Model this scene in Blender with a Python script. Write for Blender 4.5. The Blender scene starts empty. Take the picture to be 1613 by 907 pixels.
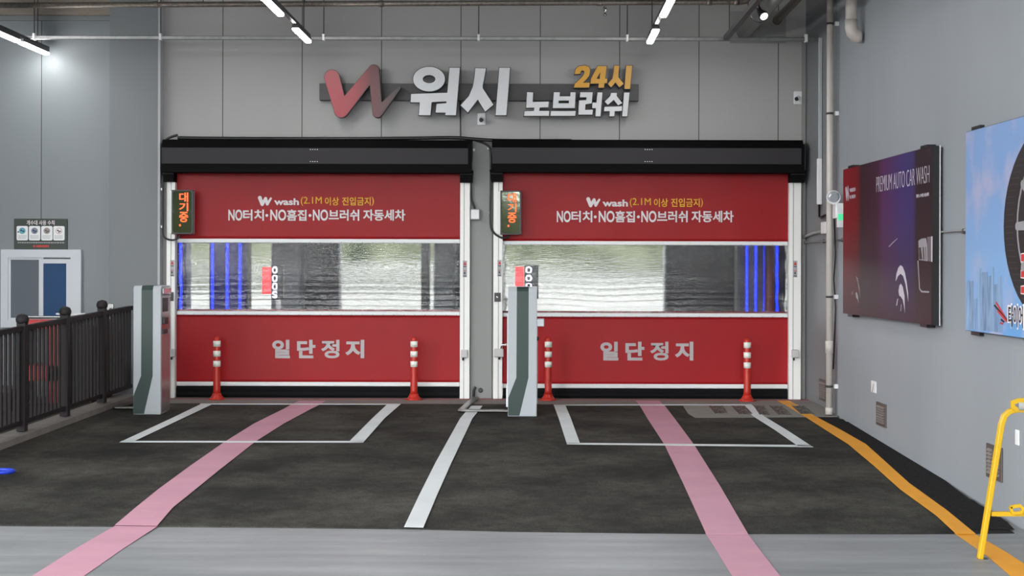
import bpy, bmesh, math, random
from mathutils import Vector, Matrix, noise
random.seed(7)
S = bpy.context.scene
C = S.collection
# ------------------------------------------------------------------ camera
F, D, EYE, U0, V0, ROLL = 2250.0, 18.0, 1.67, 846.0, 418.0, 0.0025
cd = bpy.data.cameras.new('camera'); cam = bpy.data.objects.new('camera', cd); C.objects.link(cam)
cam.location = (0, -D, EYE); cam.rotation_euler = (math.pi/2, -ROLL, 0)
cd.sensor_width = 36; cd.sensor_fit = 'HORIZONTAL'; cd.lens = F/1613*36
cd.shift_x = -(U0-806.5)/1613; cd.shift_y = -(453.5-V0)/1613
cd.clip_end = 200
S.camera = cam
# ------------------------------------------------------------------ light levels
WORLD_STRENGTH = 1.0
LAMP = 64.0
S.view_settings.view_transform = 'Standard'; S.view_settings.look = 'None'
S.view_settings.gamma = 1; S.view_settings.use_curve_mapping = False
S.view_settings.exposure = 0.0

def lin(v):
    v /= 255.0
    return v/12.92 if v <= .04045 else ((v+.055)/1.055)**2.4
def rgb(r, g, b): return (lin(r), lin(g), lin(b), 1)

# world: bright overcast sky, a belt of trees at the horizon, pale wet paving with painted reflection bands below
w = bpy.data.worlds.new('outdoors'); S.world = w; w.use_nodes = True
nt = w.node_tree; nt.nodes.clear(); N = nt.nodes.new; L = nt.links.new
out = N('ShaderNodeOutputWorld'); bg = N('ShaderNodeBackground'); bg.inputs[1].default_value = WORLD_STRENGTH
tc = N('ShaderNodeTexCoord'); sep = N('ShaderNodeSeparateXYZ'); L(tc.outputs['Generated'], sep.inputs[0])
n1 = N('ShaderNodeTexNoise'); n1.inputs['Scale'].default_value = 34; n1.inputs['Detail'].default_value = 8
L(tc.outputs['Generated'], n1.inputs['Vector'])
n2 = N('ShaderNodeTexNoise'); n2.inputs['Scale'].default_value = 5; n2.inputs['Detail'].default_value = 3
L(tc.outputs['Generated'], n2.inputs['Vector'])
crl = N('ShaderNodeValToRGB'); L(n1.outputs[0], crl.inputs[0])
crl.color_ramp.elements[0].position = .35; crl.color_ramp.elements[0].color = (.05, .08, .03, 1)
crl.color_ramp.elements[1].position = .68; crl.color_ramp.elements[1].color = (.46, .5, .32, 1)
top = N('ShaderNodeMath'); top.operation = 'MULTIPLY_ADD'; L(n2.outputs[0], top.inputs[0]); top.inputs[1].default_value = .24; top.inputs[2].default_value = -.05
def step(a_out, lo, hi):
    m = N('ShaderNodeMapRange'); m.clamp = True
    L(a_out, m.inputs[0]); m.inputs[1].default_value = lo; m.inputs[2].default_value = hi
    return m.outputs[0]
dif = N('ShaderNodeMath'); dif.operation = 'SUBTRACT'; L(sep.outputs[2], dif.inputs[0]); L(top.outputs[0], dif.inputs[1])
skyf = step(dif.outputs[0], -.004, .006)
m1 = N('ShaderNodeMix'); m1.data_type = 'RGBA'; L(skyf, m1.inputs[0]); L(crl.outputs[0], m1.inputs[6]); m1.inputs[7].default_value = (9.6, 9.8, 10.0, 1)
gf = step(sep.outputs[2], -.002, .002)
m2 = N('ShaderNodeMix'); m2.data_type = 'RGBA'; L(gf, m2.inputs[0]); 
n3 = N('ShaderNodeTexNoise'); n3.inputs['Scale'].default_value = 1; n3.inputs['Detail'].default_value = 4
mp3 = N('ShaderNodeMapping'); mp3.inputs['Scale'].default_value = (2.5, 2.5, 260); L(tc.outputs['Generated'], mp3.inputs[0]); L(mp3.outputs[0], n3.inputs['Vector'])
cr3 = N('ShaderNodeValToRGB'); L(n3.outputs[0], cr3.inputs[0])
cr3.color_ramp.elements[0].position = .4; cr3.color_ramp.elements[0].color = (.05, .07, .03, 1)
cr3.color_ramp.elements[1].position = .52; cr3.color_ramp.elements[1].color = (.95, .97, .94, 1)
L(cr3.outputs[0], m2.inputs[6]); L(m1.outputs[2], m2.inputs[7])
L(m2.outputs[2], bg.inputs[0]); L(bg.outputs[0], out.inputs[0])

# ------------------------------------------------------------------ helpers
def unroll(px, py):
    a, b = px-U0, py-V0
    c, s = math.cos(ROLL), math.sin(ROLL)
    return a*c+b*s, -a*s+b*c
def W(px, py, Y=0.0):                      # a measured point on a plane parallel to the facade
    u, v = unroll(px, py); d = Y+D
    return Vector((u*d/F, Y, EYE-v*d/F))
KR, D0, LOW = 0.0439, 17.2, -0.29           # ramp slope, top of ramp (distance), level of the front floor
def ground_z(Y):
    d = Y+D
    return 0.0 if d >= D0 else max(LOW, -KR*(D0-d))
def G(px, py):                              # a measured point on the ground
    u, v = unroll(px, py)
    d = F*EYE/v
    if d < D0:
        d = F*(EYE+D0*KR)/(v+F*KR)
        if D0-d > -LOW/KR: d = F*(EYE-LOW)/v
    return Vector((u*d/F, d-D, EYE-v*d/F))
WX, WK = 3.376, 0.0351                      # right wall: X = WX + WK*(-Y)
WANG = math.atan2(-1, WK)
def RW(px, py, off=0.0):                    # a measured point on the right wall -> (along wall, height)
    u, v = unroll(px, py)
    d = (WX+WK*D-off)/(u/F+WK)
    return (D-d)*math.hypot(1, WK), EYE-v*d/F

def mat(name, col, rough=.5, metal=0.0, spec=.5, emit=None, estr=0.0, var=0.0, vscale=(4, 4, 4), bump=0.0, bscale=60, col2=None, detail=6, coat=0.0):
    m = bpy.data.materials.new(name); m.use_nodes = True
    t = m.node_tree; p = t.nodes['Principled BSDF']
    p.inputs['Base Color'].default_value = col; p.inputs['Roughness'].default_value = rough
    p.inputs['Metallic'].default_value = metal; p.inputs['Specular IOR Level'].default_value = spec
    if coat: p.inputs['Coat Weight'].default_value = coat; p.inputs['Coat Roughness'].default_value = .15
    if emit: p.inputs['Emission Color'].default_value = emit; p.inputs['Emission Strength'].default_value = estr
    tcn = t.nodes.new('ShaderNodeTexCoord')
    if var or col2:
        mp = t.nodes.new('ShaderNodeMapping'); mp.inputs['Scale'].default_value = vscale
        t.links.new(tcn.outputs['Object'], mp.inputs[0])
        nz = t.nodes.new('ShaderNodeTexNoise'); nz.inputs['Scale'].default_value = 1; nz.inputs['Detail'].default_value = detail
        t.links.new(mp.outputs[0], nz.inputs['Vector'])
        r = t.nodes.new('ShaderNodeValToRGB'); t.links.new(nz.outputs[0], r.inputs[0])
        c2 = col2 or tuple(min(1, x*(1+var)) for x in col[:3])+(1,)
        c1 = col if col2 else tuple(x*(1-var) for x in col[:3])+(1,)
        r.color_ramp.elements[0].position = .32; r.color_ramp.elements[1].position = .68
        r.color_ramp.elements[0].color = c1; r.color_ramp.elements[1].color = c2
        t.links.new(r.outputs[0], p.inputs['Base Color'])
    if bump:
        nb = t.nodes.new('ShaderNodeTexNoise'); nb.inputs['Scale'].default_value = bscale; nb.inputs['Detail'].default_value = 4
        t.links.new(tcn.outputs['Object'], nb.inputs['Vector'])
        bp = t.nodes.new('ShaderNodeBump'); bp.inputs['Strength'].default_value = bump; bp.inputs['Distance'].default_value = .01
        t.links.new(nb.outputs[0], bp.inputs['Height']); t.links.new(bp.outputs[0], p.inputs['Normal'])
    return m

class MB:
    def __init__(self): self.b = bmesh.new()
    def box(self, a, b):
        x0, y0, z0 = [min(p, q) for p, q in zip(a, b)]; x1, y1, z1 = [max(p, q) for p, q in zip(a, b)]
        v = [self.b.verts.new(p) for p in ((x0,y0,z0),(x1,y0,z0),(x1,y1,z0),(x0,y1,z0),(x0,y0,z1),(x1,y0,z1),(x1,y1,z1),(x0,y1,z1))]
        for f in ((0,3,2,1),(4,5,6,7),(0,1,5,4),(1,2,6,5),(2,3,7,6),(3,0,4,7)): self.b.faces.new([v[i] for i in f])
        return self
    def prism(self, pts, vec):               # closed outline (3-D points) swept along vec
        vec = Vector(vec)
        lo = [self.b.verts.new(p) for p in pts]; hi = [self.b.verts.new(Vector(p)+vec) for p in pts]
        n = len(pts)
        fs = [self.b.faces.new(lo), self.b.faces.new(hi[::-1])]
        for i in range(n): fs.append(self.b.faces.new((lo[i], hi[i], hi[(i+1) % n], lo[(i+1) % n])))
        bmesh.ops.recalc_face_normals(self.b, faces=fs)
        return self
    def tube(self, pts, r, n=12, caps=True):
        pts = [Vector(p) for p in pts]; rs = r if isinstance(r, (list, tuple)) else [r]*len(pts)
        rings = []; side = None
        for i, p in enumerate(pts):
            d = (pts[min(i+1, len(pts)-1)]-pts[max(i-1, 0)]).normalized()
            if side is None: side = d.orthogonal().normalized()
            side = (side-d*side.dot(d)).normalized(); up = d.cross(side)
            rings.append([self.b.verts.new(p+(side*math.cos(2*math.pi*k/n)+up*math.sin(2*math.pi*k/n))*rs[i]) for k in range(n)])
        fs = []
        for a, b in zip(rings, rings[1:]):
            for k in range(n):
                f = self.b.faces.new((a[k], a[(k+1) % n], b[(k+1) % n], b[k])); f.smooth = True; fs.append(f)
        if caps: fs += [self.b.faces.new(rings[0][::-1]), self.b.faces.new(rings[-1])]
        bmesh.ops.recalc_face_normals(self.b, faces=fs)
        return self
    def bar(self, pts, wd, ht, up=(0, 0, 1)):   # rectangular section along a polyline
        pts = [Vector(p) for p in pts]; rings = []
        for i, p in enumerate(pts):
            d = (pts[min(i+1, len(pts)-1)]-pts[max(i-1, 0)]).normalized()
            s = d.cross(Vector(up))
            s = s.normalized() if s.length > 1e-5 else d.orthogonal().normalized()
            t = s.cross(d).normalized()
            rings.append([self.b.verts.new(p+s*wd/2*a+t*ht/2*b) for a, b in ((1,1),(-1,1),(-1,-1),(1,-1))])
        fs = []
        for a, b in zip(rings, rings[1:]):
            for k in range(4): fs.append(self.b.faces.new((a[k], a[(k+1) % 4], b[(k+1) % 4], b[k])))
        fs += [self.b.faces.new(rings[0][::-1]), self.b.faces.new(rings[-1])]
        bmesh.ops.recalc_face_normals(self.b, faces=fs)
        return self
    def lathe(self, prof, c=(0, 0, 0), n=24, axis='Z'):
        c = Vector(c); rings = []
        for r, h in prof:
            ring = []
            for k in range(n):
                a = 2*math.pi*k/n; q = (r*math.cos(a), r*math.sin(a), h)
                if axis == 'Y': q = (q[0], -q[2], q[1])
                ring.append(self.b.verts.new(c+Vector(q)))
            rings.append(ring)
        fs = []
        for a, b in zip(rings, rings[1:]):
            for k in range(n):
                f = self.b.faces.new((a[k], a[(k+1) % n], b[(k+1) % n], b[k])); f.smooth = True; fs.append(f)
        fs += [self.b.faces.new(rings[0][::-1]), self.b.faces.new(rings[-1])]
        bmesh.ops.recalc_face_normals(self.b, faces=fs)
        return self
    def build(self, name, m, parent=None, bev=0.0, smooth=False):
        me = bpy.data.meshes.new(name); self.b.to_mesh(me); self.b.free()
        return link(name, me, m, parent, bev, smooth)

def link(name, me, m, parent=None, bev=0.0, smooth=False):
    o = bpy.data.objects.new(name, me); C.objects.link(o)
    me.materials.clear(); me.materials.append(m)
    if smooth:
        for p in me.polygons: p.use_smooth = True
    if parent is not None: o.parent = parent
    if bev:
        b = o.modifiers.new('bevel', 'BEVEL'); b.width = bev; b.segments = 2; b.limit_method = 'ANGLE'
    return o
def tag(o, label=None, cat=None, group=None, kind=None):
    for k, v in (('label', label), ('category', cat), ('group', group), ('kind', kind)):
        if v: o[k] = v
    return o
def thing(name, label, cat, loc=(0, 0, 0), rz=0.0, group=None):
    o = bpy.data.objects.new(name, None); C.objects.link(o); o.location = loc; o.rotation_euler = (0, 0, rz)
    o.empty_display_size = .1
    return tag(o, label, cat, group)
def structure(o): o['kind'] = 'structure'; return o
def rwall(name, label, cat, s, z, group=None):   # a thing fixed to the right wall: local x along the wall, -y into the room
    dx, dy = WK/math.hypot(1, WK), -1/math.hypot(1, WK)
    return thing(name, label, cat, (WX+dx*s, dy*s, z), WANG, group)

def outline(polys, depth=.001):              # list of closed outlines in the x-z plane (holes by even-odd fill) -> mesh, front at y = 0
    cu = bpy.data.curves.new('outline', 'CURVE'); cu.dimensions = '2D'; cu.fill_mode = 'BOTH'; cu.extrude = depth/2
    for pl in polys:
        sp = cu.splines.new('POLY'); sp.points.add(len(pl)-1); sp.use_cyclic_u = True
        for q, p in zip(sp.points, pl): q.co = (p[0], p[1], 0, 1)
    return curve_to_mesh(cu, depth)
def curve_to_mesh(cu, depth):
    o = bpy.data.objects.new('temporary', cu); C.objects.link(o)
    bpy.context.view_layer.update()
    dg = bpy.context.evaluated_depsgraph_get()
    me = bpy.data.meshes.new_from_object(o.evaluated_get(dg))
    bpy.data.objects.remove(o); bpy.data.curves.remove(cu)
    me.transform(Matrix(((1,0,0,0),(0,0,-1,depth/2),(0,1,0,0),(0,0,0,1))))
    return me
def words(body, x0, x1, z0, z1, y=0.0, bold=.0, depth=.002, spacing=1.0, shear=0.0):
    cu = bpy.data.curves.new('words', 'FONT'); cu.body = body; cu.size = 1; cu.offset = bold; cu.extrude = .001; cu.space_character = spacing
    cu.shear = shear; cu.resolution_u = 4
    me = curve_to_mesh(cu, .002)
    xs = [v.co.x for v in me.vertices]; zs = [v.co.z for v in me.vertices]
    if not xs: return me
    a, b, c, d = min(xs), max(xs), min(zs), max(zs)
    for v in me.vertices:
        v.co = (x0+(v.co.x-a)/(b-a)*(x1-x0), y+(v.co.y)*depth/.002, z0+(v.co.z-c)/(d-c)*(z1-z0))
    return me
def ell(cx, cz, rx, rz, n=28, a0=0): return [(cx+rx*math.cos(2*math.pi*k/n+a0), cz+rz*math.sin(2*math.pi*k/n+a0)) for k in range(n)]
def rrect(x0, z0, x1, z1, r, n=4):
    pts = []
    for cx, cz, a in ((x1-r, z1-r, 0), (x0+r, z1-r, 90), (x0+r, z0+r, 180), (x1-r, z0+r, 270)):
        for k in range(n+1):
            t = math.radians(a+90*k/n); pts.append((cx+r*math.cos(t), cz+r*math.sin(t)))
    return pts
def capsule(p, q, r0, r1, n=10):
    p, q = Vector(p), Vector(q); a = math.atan2(q.y-p.y, q.x-p.x); pts = []
    for k in range(n+1):
        t = a+math.pi/2+math.pi*k/n; pts.append((p.x+r0*math.cos(t), p.y+r0*math.sin(t)))
    for k in range(n+1):
        t = a-math.pi/2+math.pi*k/n; pts.append((q.x+r1*math.cos(t), q.y+r1*math.sin(t)))
    return pts
def flat_poly(pts, z_add, name, m, parent, th=.002):
    b = MB(); b.prism([Vector((p[0], p[1], p[2]+z_add)) for p in pts], (0, 0, th))
    return b.build(name, m, parent)

# ------------------------------------------------------------------ materials
def wall_material(name, base, seam=None, seam_off=0.0, streak=.05):
    m = mat(name, base, .55, var=streak, vscale=(.7, .7, .25), detail=3)
    if seam:
        t = m.node_tree; p = t.nodes['Principled BSDF']; src = p.inputs['Base Color'].links[0].from_socket
        tcn = t.nodes['Texture Coordinate']; sp = t.nodes.new('ShaderNodeSeparateXYZ'); t.links.new(tcn.outputs['Object'], sp.inputs[0])
        a = t.nodes.new('ShaderNodeMath'); a.operation = 'ADD'; a.inputs[1].default_value = 100-seam_off; t.links.new(sp.outputs[0], a.inputs[0])
        md = t.nodes.new('ShaderNodeMath'); md.operation = 'MODULO'; md.inputs[1].default_value = seam; t.links.new(a.outputs[0], md.inputs[0])
        lt = t.nodes.new('ShaderNodeMath'); lt.operation = 'LESS_THAN'; lt.inputs[1].default_value = .010; t.links.new(md.outputs[0], lt.inputs[0])
        mx = t.nodes.new('ShaderNodeMix'); mx.data_type = 'RGBA'; t.links.new(lt.outputs[0], mx.inputs[0]); t.links.new(src, mx.inputs[6])
        mx.inputs[7].default_value = rgb(48, 48, 50); t.links.new(mx.outputs[2], p.inputs['Base Color'])
    return m
M = {}
M['facade'] = wall_material('grey panel wall', rgb(166, 165, 164), 1.0, W(351, 100).x-.005, .04)
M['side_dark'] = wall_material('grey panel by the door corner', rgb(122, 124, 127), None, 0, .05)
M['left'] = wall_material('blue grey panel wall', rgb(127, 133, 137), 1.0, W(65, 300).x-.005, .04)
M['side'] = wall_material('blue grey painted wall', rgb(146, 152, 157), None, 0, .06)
M['pillar'] = wall_material('grey painted pillar', rgb(118, 122, 125), None, 0, .03)
M['pier'] = mat('grey steel pier', rgb(138, 139, 137), .5)
M['corner'] = mat('pillar side painted lamplit', rgb(172, 173, 174), .45)
M['beam'] = mat('brown concrete beam', rgb(140, 130, 120), .8, var=.12, vscale=(3, 3, 9))
M['ceiling'] = mat('grey concrete ceiling', rgb(135, 132, 128), .9, var=.08)
M['asphalt'] = mat('worn asphalt', rgb(40, 40, 39), .85, spec=.1, col2=rgb(72, 71, 66), vscale=(1.1, 1.3, 1), bump=.25, bscale=220, detail=12)
M['asphalt_new'] = mat('fresh black asphalt', rgb(36, 34, 35), .9, spec=.1, var=.25, vscale=(30, 30, 30), bump=.6, bscale=120)
M['concrete'] = mat('smooth grey concrete', rgb(118, 121, 123), .5, col2=rgb(142, 144, 146), vscale=(.6, 4.5, 1), bump=.03, bscale=80)
M['sill'] = mat('dusty grey concrete sill', rgb(122, 117, 113), .8, var=.1, vscale=(2, 6, 2))
M['pad'] = mat('drain concrete', rgb(128, 127, 122), .8, var=.08, vscale=(5, 5, 5))
M['line_white'] = mat('white road paint', rgb(208, 213, 214), .7, spec=.2, var=.05, vscale=(3, 3, 3))
M['line_pink'] = mat('pink road paint', rgb(190, 140, 157), .6, var=.06, vscale=(2, 3, 3))
M['line_yellow'] = mat('yellow road paint', rgb(226, 155, 30), .6, var=.06, vscale=(3, 3, 3))
M['line_red'] = mat('red floor line', rgb(140, 50, 58), .6)
M['red_pvc'] = mat('red pvc curtain', rgb(194, 33, 42), .42, spec=.45, var=.03, vscale=(2, 2, 2), bump=.06, bscale=6)
M['white_print'] = mat('white print', rgb(222, 214, 216), .6)
M['grey_print'] = mat('grey print on curtain', rgb(182, 174, 176), .6)
M['yellow_print'] = mat('yellow print', rgb(236, 178, 40), .6)
M['alu'] = mat('white aluminium profile', rgb(228, 230, 230), .35, var=.02)
M['jamb'] = mat('white guide rail', rgb(240, 240, 236), .35)
M['black'] = mat('black plastic', rgb(22, 22, 24), .4)
M['black_matt'] = mat('black rubber fabric', rgb(18, 18, 20), .7, spec=.1, bump=.3, bscale=20)
M['header_black'] = mat('black painted steel', rgb(12, 12, 13), .6, spec=.06)
M['header_grey'] = mat('charcoal painted steel', rgb(56, 54, 56), .55, spec=.15)
M['white_plastic'] = mat('white plastic', rgb(230, 231, 232), .4)
M['white_metal'] = mat('white powder coated steel', rgb(175, 181, 185), .4)
M['grey_plastic'] = mat('grey plastic', rgb(150, 152, 152), .45)
M['steel'] = mat('galvanised steel', rgb(140, 140, 140), .32, metal=1.0, var=.12, vscale=(12, 12, 12))
M['sensor'] = mat('pale grey sensor housing', rgb(192, 191, 190), .3)
M['steel_plain'] = mat('brushed steel', rgb(196, 192, 194), .3, metal=.85)
M['chrome'] = mat('chrome', rgb(205, 205, 205), .15, metal=1.0)
M['iron_pipe'] = mat('brown grey iron pipe', rgb(120, 112, 104), .45, metal=.5, var=.25, vscale=(25, 25, 25))
M['grate'] = mat('cast grate with slots', rgb(18, 18, 18), .7, col2=rgb(120, 118, 112), vscale=(34, 9, 1), detail=1)
M['dark_metal'] = mat('dark grey steel', rgb(62, 62, 64), .45, metal=.2)
M['fence'] = mat('dark brown grey powder coat', rgb(42, 39, 40), .55, spec=.2)
M['green_vinyl'] = mat('dark green vinyl', rgb(30, 55, 49), .4)
M['orange'] = mat('orange red urethane', rgb(186, 42, 28), .4)
M['band'] = mat('white reflective band', rgb(232, 236, 226), .35)
M['letter_white'] = mat('white acrylic', rgb(218, 220, 222), .4)
M['letter_yellow'] = mat('yellow acrylic', rgb(216, 158, 34), .4)
M['sign_bar'] = mat('charcoal sign bar', rgb(70, 68, 70), .5)
M['lamp'] = mat('lit lamp diffuser', rgb(250, 250, 250), .5, emit=(1, .985, .97, 1), estr=LAMP)
M['spot'] = mat('lit spot lens', rgb(250, 250, 250), .5, emit=(1, 1, .98, 1), estr=6)
M['board_green'] = mat('dark green board', rgb(44, 54, 46), .5)
M['window_frame'] = mat('pale grey window frame', rgb(196, 201, 206), .4)
M['pane_grey'] = mat('grey frosted pane', rgb(92, 99, 108), .35, spec=.2)
M['pane_blue'] = mat('blue film pane', rgb(32, 68, 108), .35, spec=.15)
M['red_sheet'] = mat('red painted sheet', rgb(190, 28, 30), .4)
M['yellow_metal'] = mat('yellow painted steel', rgb(206, 164, 12), .4)
M['blue_plastic'] = mat('blue plastic', rgb(30, 60, 190), .4)
M['pvc_pipe'] = mat('cream pvc pipe', rgb(196, 190, 184), .4, var=.04)
M['vent'] = mat('brown vent plate', rgb(88, 80, 76), .5)
M['vent_louver'] = mat('brown louver', rgb(120, 112, 108), .5)
M['sticker'] = mat('grey warning sticker', rgb(168, 170, 172), .5)
M['sticker_red'] = mat('red print', rgb(196, 50, 46), .5)
M['sticker_black'] = mat('black print', rgb(40, 40, 44), .5)
M['led_orange'] = mat('orange led text', rgb(255, 90, 30), .5, emit=(1, .1, .02, 1), estr=1.6)
M['led_blue'] = mat('blue led tube', rgb(40, 60, 255), .5, emit=(.015, .04, 1, 1), estr=2.2)
M['led_white'] = mat('white led digits', rgb(240, 240, 255), .5, emit=(.85, .85, 1, 1), estr=1.6)
M['led_red'] = mat('red led panel', rgb(255, 60, 60), .5, emit=(1, .08, .09, 1), estr=1.0)
M['exit_green'] = mat('green exit panel', rgb(60, 190, 130), .4, emit=(.1, .8, .4, 1), estr=.6)
M['bay_dark'] = mat('dark wash bay cladding', rgb(48, 48, 52), .5)
M['bay_grey'] = mat('grey wash machine panel', rgb(112, 122, 126), .35)
M['bay_floor'] = mat('wet bay floor', rgb(90, 90, 90), .12, bump=.15, bscale=6)
M['bay_red'] = mat('dark red column', rgb(120, 20, 28), .4)
M['bay_navy'] = mat('navy machine panel', rgb(30, 28, 90), .4)
M['groove'] = mat('black groove', rgb(16, 16, 16), .7)
M['black_tyre'] = mat('black print tyre', rgb(34, 30, 32), .5)
M['glass_lens'] = mat('clear lamp lens', rgb(200, 205, 210), .1, metal=.4)
# reflective screen of the led boxes
M['screen'] = mat('mirror glossy screen', rgb(122, 128, 116), .05, metal=1.0, bump=.12, bscale=3)
# clear pvc film of the doors: thin, slightly reflective, wavy
m = bpy.data.materials.new('clear pvc film'); m.use_nodes = True; t = m.node_tree; t.nodes.clear()
o_ = t.nodes.new('ShaderNodeOutputMaterial'); mx = t.nodes.new('ShaderNodeMixShader'); rf = t.nodes.new('ShaderNodeBsdfRefraction'); gl = t.nodes.new('ShaderNodeBsdfGlossy')
rf.inputs['IOR'].default_value = 1.04; rf.inputs['Roughness'].default_value = .0; rf.inputs['Color'].default_value = (.93, .94, .95, 1)
gl.inputs['Roughness'].default_value = .03; gl.inputs['Color'].default_value = (1, 1, 1, 1); mx.inputs[0].default_value = .055
tcn = t.nodes.new('ShaderNodeTexCoord'); mp = t.nodes.new('ShaderNodeMapping'); mp.inputs['Scale'].default_value = (9, 9, 60)
nz = t.nodes.new('ShaderNodeTexNoise'); nz.inputs['Scale'].default_value = 1; nz.inputs['Detail'].default_value = 5
bp = t.nodes.new('ShaderNodeBump'); bp.inputs['Strength'].default_value = 1.0; bp.inputs['Distance'].default_value = .006
t.links.new(tcn.outputs['Object'], mp.inputs[0]); t.links.new(mp.outputs[0], nz.inputs['Vector']); t.links.new(nz.outputs[0], bp.inputs['Height'])
t.links.new(bp.outputs[0], rf.inputs['Normal']); t.links.new(bp.outputs[0], gl.inputs['Normal'])
t.links.new(rf.outputs[0], mx.inputs[1]); t.links.new(gl.outputs[0], mx.inputs[2]); t.links.new(mx.outputs[0], o_.inputs[0])
M['film'] = m
for nm_, sc_, lo_, hi_ in (('asphalt', 70, .62, 1.38), ('asphalt', 7, .72, 1.28), ('asphalt_new', 45, .5, 1.5), ('concrete', 9, .95, 1.05)):
    t = M[nm_].node_tree; p_ = t.nodes['Principled BSDF']; src = p_.inputs['Base Color'].links[0].from_socket
    nz = t.nodes.new('ShaderNodeTexNoise'); nz.inputs['Scale'].default_value = sc_; nz.inputs['Detail'].default_value = 3; nz.inputs['Roughness'].default_value = .7
    t.links.new(t.nodes['Texture Coordinate'].outputs['Object'], nz.inputs['Vector'])
    mr = t.nodes.new('ShaderNodeMapRange'); t.links.new(nz.outputs[0], mr.inputs[0]); mr.inputs[1].default_value = .3; mr.inputs[2].default_value = .7; mr.inputs[3].default_value = lo_; mr.inputs[4].default_value = hi_
    vm = t.nodes.new('ShaderNodeVectorMath'); vm.operation = 'SCALE'; t.links.new(src, vm.inputs[0]); t.links.new(mr.outputs[0], vm.inputs['Scale']); t.links.new(vm.outputs[0], p_.inputs['Base Color'])
# red to charcoal blend of the logo
def blend_material(name, axis, lo, hi, stops, rough=.4):
    m = mat(name, rgb(128, 128, 128), rough); t = m.node_tree; p = t.nodes['Principled BSDF']
    tcn = t.nodes['Texture Coordinate']; sp = t.nodes.new('ShaderNodeSeparateXYZ'); t.links.new(tcn.outputs['Object'], sp.inputs[0])
    mr = t.nodes.new('ShaderNodeMapRange'); t.links.new(sp.outputs[axis], mr.inputs[0]); mr.inputs[1].default_value = lo; mr.inputs[2].default_value = hi
    r = t.nodes.new('ShaderNodeValToRGB'); t.links.new(mr.outputs[0], r.inputs[0])
    while len(r.color_ramp.elements) < len(stops): r.color_ramp.elements.new(.5)
    for e, (q, cc) in zip(r.color_ramp.elements, stops): e.position = q; e.color = rgb(*cc)
    t.links.new(r.outputs[0], p.inputs['Base Color'])
    return m

# ------------------------------------------------------------------ room shell
XL = -9.6
x0L, x1L, x0R, x1R = W(274, 400).x, W(727, 400).x, W(790, 400).x, W(1244, 400).x
ztop = W(500, 255).z
xpm = W(210, 300, 0).x
structure(MB().box((XL, 0, -.6), (xpm, .2, 6.2)).build('wall_back', M['left']))
b = MB()
b.box((xpm, 0, -.6), (x0L, .2, 6.2)); b.box((x1L, 0, -.6), (x0R, .2, ztop)); b.box((x1R, 0, -.6), (WX+1.4, .2, ztop)); b.box((x0L, 0, ztop), (WX+1.4, .2, 6.2))
structure(b.build('wall_back', M['facade']))
dx, dy = WK/math.hypot(1, WK), -1/math.hypot(1, WK)
e = Vector((dx, dy, 0)); n_ = Vector((-dy, dx, 0)); sc_ = RW(1317.5, 420)[0]
p0 = Vector((WX, 0, -.8)); p1 = p0+e*26; pm = p0+e*sc_
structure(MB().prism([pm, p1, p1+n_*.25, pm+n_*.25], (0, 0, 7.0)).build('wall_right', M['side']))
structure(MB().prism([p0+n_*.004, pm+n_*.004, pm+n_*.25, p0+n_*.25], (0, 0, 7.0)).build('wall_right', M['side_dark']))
structure(MB().box((XL-.2, -8, -.8), (XL, .2, 6.2)).build('wall_left_unseen', M['side']))  # unseen side wall, added to keep the left side darker
structure(MB().box((XL-.2, -21, 6.2), (WX+1.4, 10.5, 6.4)).build('ceiling', M['ceiling']))
xp0, xp1 = W(172, 300, -.15).x, W(248.5, 300, -.15).x
structure(MB().box((xp0, -.15, -.3), (xp1, 0, 6.2)).build('pillar', M['pillar']))
structure(MB().box((xp1+.001, -.155, -.05), (xp1+.03, -.001, 6.2)).build('pillar_lit_side', M['corner']))  # pale strip: lamplight on the pillar's right side, put into the colour
zb = W(80, 23, -.12).z
structure(MB().box((XL, -.12, zb), (xp0-.002, 0, 6.2)).build('beam', M['beam']))
zb2 = W(80, 32, -.05).z
structure(MB().box((XL, -.05, zb2), (xp0-.002, 0, zb-.001)).build('trim_1', M['pillar']))
# steel pier trims around the doors
structure(MB().box((W(1262, 400).x, -.04, 0), (WX-.002, -.001, W(1262, 60).z)).build('trim_2', M['pier']))
structure(MB().box((x1L+.12, -.05, 0), (x0R-.12, -.001, W(760, 224).z)).build('trim_3', M['pier']))
# ground
structure(MB().box((XL, -30, LOW-.3), (WX+1.6, -1.0, LOW)).build('floor', M['concrete']))
sill = structure(MB().box((XL, D0-D, -.6), (WX+.25, .3, 0)).build('sill', M['sill']))
ed = [G(-400, 825), G(0, 827.6), G(400, 830.5), G(650, 833.6), G(800, 837.5), G(1100, 841), G(1400, 841.5), G(1530, 841), G(1598, 840)]
b = MB()
nseg = len(ed)
rampv = []
tops, bots = [], []
for p in ed:
    z = -KR*(D0-(p.y+D)) if True else 0
    tops.append(b.b.verts.new((p.x, p.y, z+.0075)))
backs = [b.b.verts.new((p.x if i else XL, D0-D, .0005)) for i, p in enumerate(ed)]
backs[-1].co.x = WX+.02; backs[-2].co.x = 3.1
lows = [b.b.verts.new((v.co.x, v.co.y-.006, LOW-.01)) for v in tops]
for i in range(nseg-1):
    b.b.faces.new((tops[i], tops[i+1], backs[i+1], backs[i])); b.b.faces.new((lows[i], lows[i+1], tops[i+1], tops[i]))
ramp = structure(b.build('ramp', M['asphalt']))
def gp(px, py, dz=0): return G(px, py)+Vector((0, 0, dz))
def on_ramp(p):            # height of the asphalt surface below a point
    y0 = -7.38
    t = (D0-D-p.y)/(D0-D-y0)
    return p
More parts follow.
